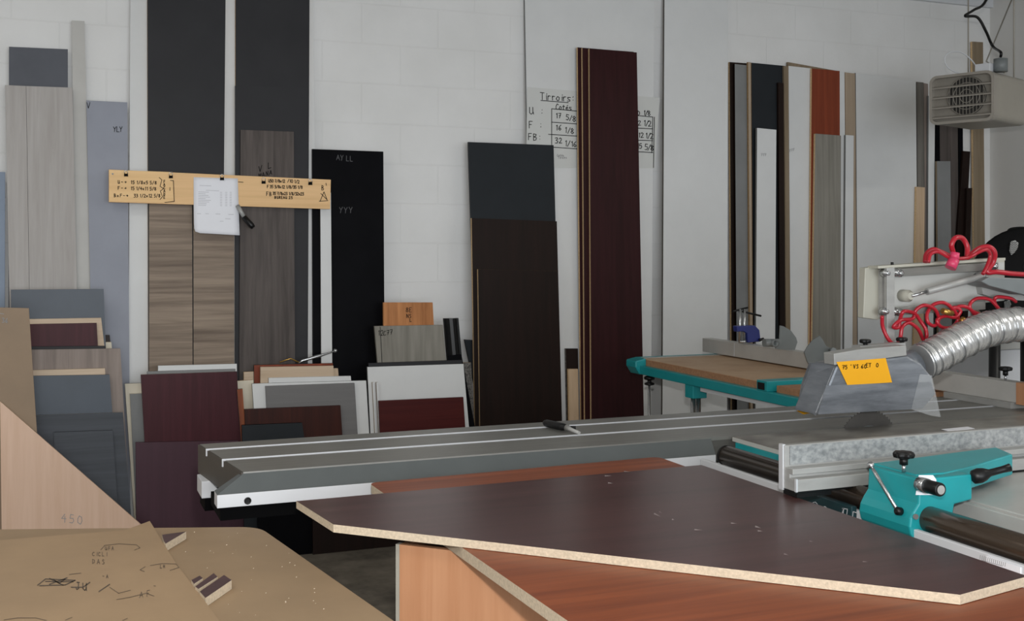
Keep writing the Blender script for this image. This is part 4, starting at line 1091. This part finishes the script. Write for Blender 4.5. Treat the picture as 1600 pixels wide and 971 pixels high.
ink(ms, pb, sk, .9, PEN, 'pencil_notes')

GO = 'mahogany offcuts on the work table'
OFF = mat('mahogany_offcut_face', (74, 52, 54), rough=.45, k=1.1, grain='x', rgb2=(62, 42, 44))


def offcut(px, label, h=.018):
    t = [on_z(*q, za + h) for q in px]
    o = obj('mahogany_offcut', MB().prism([V(p.x, p.y, za + .0006) for p in t], (0, 0, h - .0006), 0, 1), [OFF, CHIPB])
    tag(o, label, 'offcut', GO)


offcut([(253, 836), (291, 831), (259, 850), (256, 846)], 'triangular mahogany offcut near the far corner of the pencilled sheet')
offcut([(299, 907), (312, 900), (317, 904), (303, 913)], 'shortest mahogany strip, furthest of three beside the pencilled sheet')
offcut([(305, 917), (334, 896), (340, 902), (310, 921)], 'middle mahogany strip of three beside the pencilled sheet')
offcut([(312, 925), (350, 899), (362, 907), (321, 935)], 'longest mahogany strip, nearest of three beside the pencilled sheet')
sd = MB()
for i in range(46):
    px, py = random.uniform(245, 560), random.uniform(832, 965)
    p = on_z(px, py, za + .0004)
    if p.x > .20 + (2.77 - p.y) * .12 and p.x < .44 + (2.7 - p.y) * .11:
        r = random.uniform(.0006, .0016)
        sd.prism([p + V(r, 0, 0), p + V(0, r * 1.6, 0), p + V(-r, -r, 0)], (0, 0, r * .8))
so = obj('sawdust', sd, CHIPB)
tag(so, 'pale sawdust specks scattered on the tan work table', 'sawdust', None, 'stuff')

# ------------------------------------------------------------------ the handwritten plank, its clips, paper and pen
PO, PT = .118, .016


def plk(px, py, e=0.0): return on_lean(px, py, PO + e, SL)


q = [plk(170, 316), plk(516, 327), plk(517, 281), plk(170, 265)]
pk = obj('notice_plank', MB().prism(q, (0, PT, 0)), PLANK, bevel=.001)
tag(pk, 'birch plank with handwritten measurements fixed across the tall sheets', 'board')
q = [plk(170.5, 315, .004), plk(262, 317, .004), plk(271.5, 313.5, .004), plk(270, 281, .004), plk(269, 269, .004), plk(170.5, 265.5, .004)]
cd = obj('notice_card', MB().prism(q, (0, .0035, 0)), PLANKCARD)
tag(cd, 'birch card with three handwritten lines at the left end of the plank', 'sign')
def zz(a, b): return (150 + a / 4, 240 + b / 4)
pc = lambda px, py: plk(px, py, .0052)
sk = strokes('U->', 184, 287, 5, .02, 1.05) + strokes('15 1/8x5 5/8', 204, 287.5, 5, .02, .78)
sk += strokes('F->', 184, 296.5, 5, .02, 1.05) + strokes('15 1/4x11 5/8', 204, 297, 5, .02, .72)
sk += strokes('BxF->', 178, 308, 5, .02, .95) + strokes('33 1/2x12 5/8', 209, 308.5, 5, .0, .72)
for i, c in enumerate('FACADE'):
    sk += strokes(c, 255.5, 286 + i * 4.9, 4.2)
sk += strokes('I', 264, 298, 5)
sk += [[zz(395, 150), zz(412, 165), zz(400, 205), zz(422, 220), zz(402, 235), zz(415, 270), zz(400, 288)], [zz(465, 168), zz(484, 170), zz(489, 300), zz(430, 306)]]
ink(cd, pc, sk, .95, INK)
obj('pin', MB().cyl(plk(176, 272, .004), plk(176, 272, .008), .004, 10), GREYPAINT, cd)
pc2 = lambda px, py: plk(px, py, .0012)
sk = strokes('U50 7/8x12', 419, 285, 4.6, .02, .62) + strokes('/10 1/2', 449, 285, 5, .1, .62)
sk += strokes('F 35 3/8x12 1/8/35 1/8', 417, 294, 4.6, .02, .62)
sk += strokes('FB', 416, 306, 6, .05, .8) + strokes('35 7/8x23 1/8/32x23', 426, 304.5, 4.4, .02, .62) + strokes('BUREAU 25', 429, 310.5, 4, .02, .85)
sk += strokes('B', 502, 297, 7, .1) + [[zz(1400, 300), zz(1425, 240), zz(1445, 290), zz(1405, 250)], [zz(1395, 298), zz(1450, 295)], [zz(1437, 185), zz(1440, 200)], [zz(890, 178), zz(920, 180)]]
sk += [[(484, 284.5), (488, 285)]]
ink(pk, pc2, sk, .95, INK)
GC_ = 'binder clips along the plank'


def clip(px, py, label, e=.004):
    c = thing('binder_clip', label, 'clip', plk(px, py + 2, e), GC_)
    w = 3.2
    obj('body', MB().prism([plk(px - w, py + 2.2, e + .003), plk(px + w, py + 2.2, e + .003), plk(px + w * .9, py - 2, e + .010), plk(px - w * .9, py - 2, e + .010)], (0, .004, 0)), BLACKPL, c)
    loop = [plk(px - 2.4, py - 2, e + .006), plk(px - 2.8, py - 5, e + .006), plk(px - 1.2, py - 7, e + .006), plk(px + 1.2, py - 7, e + .006), plk(px + 2.8, py - 5, e + .006), plk(px + 2.4, py - 2, e + .006)]
    obj('wire_handle', MB().tube(loop, .0014, 6), STEEL, c)


clip(197, 273.5, 'leftmost black binder clip on the handwritten card', .006)
clip(267, 276.5, 'black binder clip at the right end of the handwritten card', .006)
clip(347, 279.5, 'black binder clip holding the printed paper', .008)
clip(412, 285, 'black binder clip left of the right-hand handwriting', .002)
clip(485, 287, 'large black binder clip over the right-hand handwriting', .002)
# paper sheet, slightly curled at its lower edge
mb = MB(); n = 12; rows = []
for k in range(n + 1):
    v = k / n
    l = (302.5 + 1.2 * v ** 3, 277 + (364 - 277) * v); r = (371.5 + 3 * v, 279 + (368 - 279) * v)
    e = .004 + .014 * max(0, v - .45) ** 1.5 * 2
    row = []
    for j in range(9):
        u = j / 8
        px, py = l[0] + (r[0] - l[0]) * u, l[1] + (r[1] - l[1]) * u
        if k == n and j == 0: px += 1.5; py -= 2
        row.append(plk(px, py, e + .003 * math.sin(u * 3.1) * v))
    rows.append(row)
for k in range(n):
    for j in range(8):
        mb.face([rows[k + 1][j], rows[k + 1][j + 1], rows[k][j + 1], rows[k][j]], 0, True)
pe = obj('printed_paper', mb, PAPER, recalc=False)
bm = bmesh.new(); bm.from_mesh(pe.data); bmesh.ops.remove_doubles(bm, verts=bm.verts, dist=1e-5); bm.to_mesh(pe.data); bm.free()
mo = pe.modifiers.new('thickness', 'SOLIDIFY'); mo.thickness = .0006; mo.offset = 0
tag(pe, 'printed white paper clipped to the middle of the plank', 'paper')
def pap(px, py):
    v = max(0, (py - 278) / 88); u = min(1, max(0, (px - 302.5) / 70))
    return plk(px, py, .004 + .014 * max(0, v - .45) ** 1.5 * 2 + .003 * math.sin(u * 3.1) * v + .0012)
sk = []
for i in range(9):
    y = 300 + i * 2.6
    sk += [[(310, y), (310 + random.uniform(10, 20), y + .4)]]
    for x in (344, 352, 359): sk += [[(x, y + .8), (x + 3, y + .9)]]
sk += [[(322, 297.5), (342, 298.5)], [(308, 334), (314, 334.2)], [(321, 334), (326, 334.3)], [(337, 334.6), (344, 334.8)], [(357, 335.2), (365, 335.4)], [(352, 342), (360, 342.3)], [(344, 346), (349, 346)], [(312, 290), (330, 290.6)]]
ink(pe, pap, sk, .7, mat('toner_grey', (160, 160, 166), rough=.7, k=1.5), 'print', gap=99)
# marker pen hanging behind the paper
a, b, c = plk(371, 321, .016), plk(381, 339, .026), plk(396, 356, .034)
mk = thing('marker_pen', 'black and clear marker pen hanging beside the printed paper', 'pen', c)
obj('barrel', MB().tube([a, b], .010, 12), ALUDK, mk)
obj('cap', MB().tube([b, b.lerp(c, .8), c], [.012, .014, .010], 14), BLACKPL, mk)

# steel lever tool on top of the cherry offcut
def lv(px, py): return on_lean(px, py, .155, SL)
tl = thing('steel_lever', 'bent steel rod tool lying on the cherry offcut behind the saw', 'tool', lv(470, 569))
obj('rod', MB().tube([lv(466, 569), lv(472, 564), lv(500, 556), lv(510, 553), lv(523, 549)], [.003, .007, .008, .005, .004], 10), STEEL, tl)
obj('ball', MB().lathe(lv(524, 548.5), (1, 0, .2), [(.002, -.009), (.008, -.006), (.010, 0), (.008, .006), (.002, .009)], 14), STEEL, tl)
obj('bent_wire', MB().tube([lv(437, 566.5), lv(454, 560.5), lv(468, 567)], .0035, 8), BRASS, tl)

# ------------------------------------------------------------------ heater, fan and bits at the right
hc = Vector((4.40, 4.80, 2.19))
ht = thing('unit_heater', 'taupe louvred unit heater hanging from the ceiling at the top right', 'heater', (hc.x, hc.y, 2.05))
fn = Vector((-.93, -.367, 0)).normalized()       # direction the louvres face
fs = Vector((-fn.y, fn.x, 0)); fs = fs if fs.y < 0 else -fs
# front left-hand corner is found on the photo's sight line
fl = on_z(1452, 120, 2.33)
up_ = V(0, 0, 1)
def hp_(u, w, z): return fl + fs * u - fn * w + V(0, 0, z)
WID = .0
for k in range(2000):
    WID += .0005
    q = hp_(WID, 0, 0) - CAM
    fw_ = Vector((SY, CY_, 0)); rt = Vector((CY_, -SY, 0))
    if 800 + F * q.dot(rt) / q.dot(fw_) >= 1553: break
HH = -(fl.z - on_y(1452, 196, fl.y).z)
DEP = .42
fr_ = .028
def rrect(u0, u1, z0, z1, r, w, n=5):
    out = []
    for (cu, cz, a0) in ((u1 - r, z1 - r, 0), (u0 + r, z1 - r, 90), (u0 + r, z0 + r, 180), (u1 - r, z0 + r, 270)):
        for k in range(n + 1):
            a = math.radians(a0 + 90 * k / n)
            out.append(hp_(cu + r * math.cos(a), w, cz + r * math.sin(a)))
    return out
obj('case', MB().prism(rrect(.004, WID - .002, HH + .004, -.004, .035, .03), -fn * (DEP - .03)), HEATSIDE, ht, bevel=.004)
o1 = rrect(0, WID, HH, 0, .04, 0); o2 = rrect(.014, WID - .014, HH + .014, -.014, .03, 0); b1 = rrect(0, WID, HH, 0, .04, .04)
mb = MB(); n = len(o1)
for i in range(n):
    j = (i + 1) % n
    mb.face([o1[i], o1[j], o2[j], o2[i]]); mb.face([o1[i], b1[i], b1[j], o1[j]], 0, True)
    mb.face([o2[i], o2[j], o2[j] - fn * .03, o2[i] - fn * .03])
obj('front_frame', mb, HEATER, ht)
obj('recess', MB().prism(rrect(.01, WID - .01, HH + .01, -.01, .03, .028), -fn * .003), HEATIN, ht)
for k in range(4):
    z = -.06 + (HH + .07) * (k + .1) / 3.6
    lq = [hp_(.014, .0, z), hp_(.014, .022, z + .010), hp_(.014, .022, z + .004), hp_(.014, .0, z - .006)]
    obj('louvre', MB().prism(lq, fs * (WID - .03)), HEATER, ht)
gc_ = hp_(WID * .56, .021, HH * .46)
gr = MB().lathe(gc_, fn, [(.13 * .8, -.002), (.13 * .8, 0)], 30)
gl = obj('fan_opening', gr, HEATERDK, ht)
mb = MB()
for k in range(-5, 6):
    u = k * .018; hgt = math.sqrt(max(0, .102 ** 2 - u * u))
    if hgt > .01: mb.tube([gc_ + fs * u + fn * .003 - up_ * hgt, gc_ + fs * u + fn * .003 + up_ * hgt], .0022, 6)
for r in (.035, .07, .10):
    mb.tube([gc_ + fn * .003 + (fs * math.cos(a) + up_ * math.sin(a)) * r for a in [2 * math.pi * j / 28 for j in range(29)]], .0022, 6, caps=False)
obj('fan_guard', mb, HEATIN, gl)
obj('junction_box', MB().prism([hp_(.22, .06, .002), hp_(.30, .06, .002), hp_(.30, .16, .002), hp_(.22, .16, .002)], (0, 0, .045)), WHITEPAINT, ht, bevel=.003)
obj('gas_valve', MB().cyl(hp_(.33, .12, .002), hp_(.33, .12, .07), .035, 18), GREYPAINT, ht)
for u, w in ((.05, .36), (.30, .36)):
    p = hp_(u, w, -.002)
    obj('hanger_rod', MB().cyl(p, V(p.x, p.y, ZC - .001), .004, 8), HEATSIDE, ht)
pcab = smooth_path([V(*on_y(1560, -16, 4.75)[:2], ZC - .002), on_y(1541, 0, 4.70), on_y(1521, 16, 4.66), on_y(1508, 25, 4.62), on_y(1527, 27, 4.60), on_y(1540, 48, 4.60), on_y(1551, 72, 4.64), hp_(.33, .12, .105), hp_(.33, .12, .079)], 6)
cb_ = obj('power_cable', MB().tube(pcab, .0075, 8), BLACKPL)
tag(cb_, 'thick black cable dropping in a bend from the ceiling to the heater', 'cable')
wl = smooth_path([hp_(.21, .12, .006), on_y(1500, 115, 4.62), on_y(1482, 106, 4.62), on_y(1476, 92, 4.62), on_y(1484, 82, 4.62), on_y(1502, 82, 4.62), on_y(1518, 94, 4.62), on_y(1527, 107, 4.62)], 6)
wc = obj('looped_cable', MB().tube(wl, .0035, 8), WHITEPAINT)
tag(wc, 'looped white cord on top of the heater', 'cable')
a, b = on_y(1590, 9, 5.2), on_y(1541, 96, 5.1)
bs = obj('support_wire', MB().tube([V(a.x, a.y, ZC - .001), b, hp_(.32, .2, .004)], .004, 6), HEATSIDE)
tag(bs, 'thin brown tie wire slanting from the ceiling corner to the heater', 'wire')
th_ = smooth_path([on_y(1570, 203, 5.42), on_y(1584, 232, 5.42), on_y(1582, 270, 5.42), on_y(1575, 320, 5.42), on_y(1569, 366, 5.42)], 6)

# drum fan on a pole
fc = on_y(1604, 438, 4.30)
fd = thing('drum_fan', 'black drum fan on a pole at the right edge behind the guard arm', 'fan', (fc.x, fc.y, 0))
ax = Vector((-.55, -.80, .18)).normalized()
RF = .262
dr = obj('drum', MB().lathe(fc, ax, [(RF * .55, -.20), (RF * .92, -.15), (RF, -.08), (RF, .02), (RF * 1.02, .03), (RF * .98, .035), (RF * .80, .05), (RF * .45, .07), (.02, .075)], 40), FANBLK, fd)
u_ = ax.orthogonal().normalized(); 
u_ = (V(0, 0, 1) - ax * ax.z).normalized(); w_ = ax.cross(u_)
def fp(r, a, h): return fc + ax * h + (u_ * math.cos(a) + w_ * math.sin(a)) * r
if (fp(1, 1.57, 0) - fc).dot(Vector((CY_, -SY, 0))) > 0: w_ = -w_
def vent(pxs, name):
    pts = []
    for px, py in pxs:
        d = ray(px, py); k = (fc + ax * .068 - CAM).dot(ax) / d.dot(ax); pts.append(CAM + d * k)
    v = obj(name, MB().prism(pts, ax * .004), GRIDW, dr)
    bars = MB()
    a, b = min(p[0] for p in pxs), max(p[0] for p in pxs); c, d2 = min(p[1] for p in pxs), max(p[1] for p in pxs)
    for k in range(1, 8):
        y = c + (d2 - c) * k / 8
        hw = (b - a) / 2 * math.sin(math.pi * (.15 + .7 * k / 8))
        P_ = []
        for i in range(7):
            x = (a + b) / 2 - hw + 2 * hw * i / 6
            d = ray(x, y + (1.0 if i % 2 else -1.0)); kk = (fc + ax * .0735 - CAM).dot(ax) / d.dot(ax); P_.append(CAM + d * kk)
        bars.tube(P_, .0018, 5)
    obj('vent_bar', bars, BLACKPL, v)
vent([(1579, 378), (1586, 376), (1591, 380), (1590, 388), (1585, 395), (1580, 399), (1577, 392)], 'vent')
vent([(1569, 472), (1577, 469), (1580, 476), (1576, 484), (1569, 486)], 'vent')
vent([(1597, 414), (1606, 412), (1608, 420), (1600, 423)], 'vent')
obj('carry_handle', MB().tube(smooth_path([fp(RF * 1.0, .25, -.06), fp(RF * 1.06, .18, -.06), fp(RF * 1.06, -.05, -.06), fp(RF * 1.0, -.12, -.06)], 5), .012, 10), BLACKPL, fd)
obj('pole', MB().cyl((fc.x, fc.y, .03), (fc.x, fc.y, fc.z - RF * .9), .03, 18), BLACKPL, fd)
obj('base', MB().lathe((fc.x, fc.y, 0), (0, 0, 1), [(.26, 0), (.26, .02), (.05, .05), (.035, .12)], 30), BLACKPL, fd)
# black stand post with blue-handled tool, white bin behind the fence
pp_ = on_z(1552, 600, .80); 
d0 = ray(1552, 590); k0 = 4.05 / d0.y; p_ = CAM + d0 * k0
ps = thing('machine_post', 'black post standing behind the crosscut fence under the foil duct', 'post', (p_.x, p_.y, 0))
obj('tube', MB().cyl((p_.x, p_.y, .01), (p_.x + .01, p_.y, 1.12), .026, 18), BLACKPL, ps)
obj('foot_plate', MB().box((p_.x - .12, p_.y - .12, 0), (p_.x + .12, p_.y + .12, .012)), BLACKPL, ps)
w0 = on_y(1562, 530, 4.6); w1 = on_y(1640, 640, 4.6)
wbx = thing('storage_box', 'white box cabinet behind the black post at the right edge', 'cabinet', ((w0.x + w1.x) / 2, 4.8, 0))
obj('body', MB().box((w0.x, 4.6, 0), (w0.x + .55, 5.0, w0.z - .06)), WHITEPAINT, wbx, bevel=.004)
obj('lid', MB().box((w0.x - .012, 4.588, w0.z - .058), (w0.x + .56, 5.01, w0.z)), LIGHTGREY, wbx, bevel=.004)
q0 = on_y(1493, 560, 5.2); q1 = on_y(1488, 600, 5.2)
bt = thing('bar_clamp', 'blue-handled steel bar clamp hanging at the wall below the foil duct', 'clamp', (q1.x, 5.2, 0))
obj('bar', MB().prism([(q0.x - .008, 5.2, .0), (q0.x + .008, 5.2, .0), (q0.x + .008, 5.2, q0.z), (q0.x - .008, 5.2, q0.z)], (0, .008, 0)), STEEL, bt)
obj('handle', MB().cyl((q0.x, 5.19, q0.z - .02), (q0.x, 5.19, q0.z + .07), .018, 14), BLUE, bt)
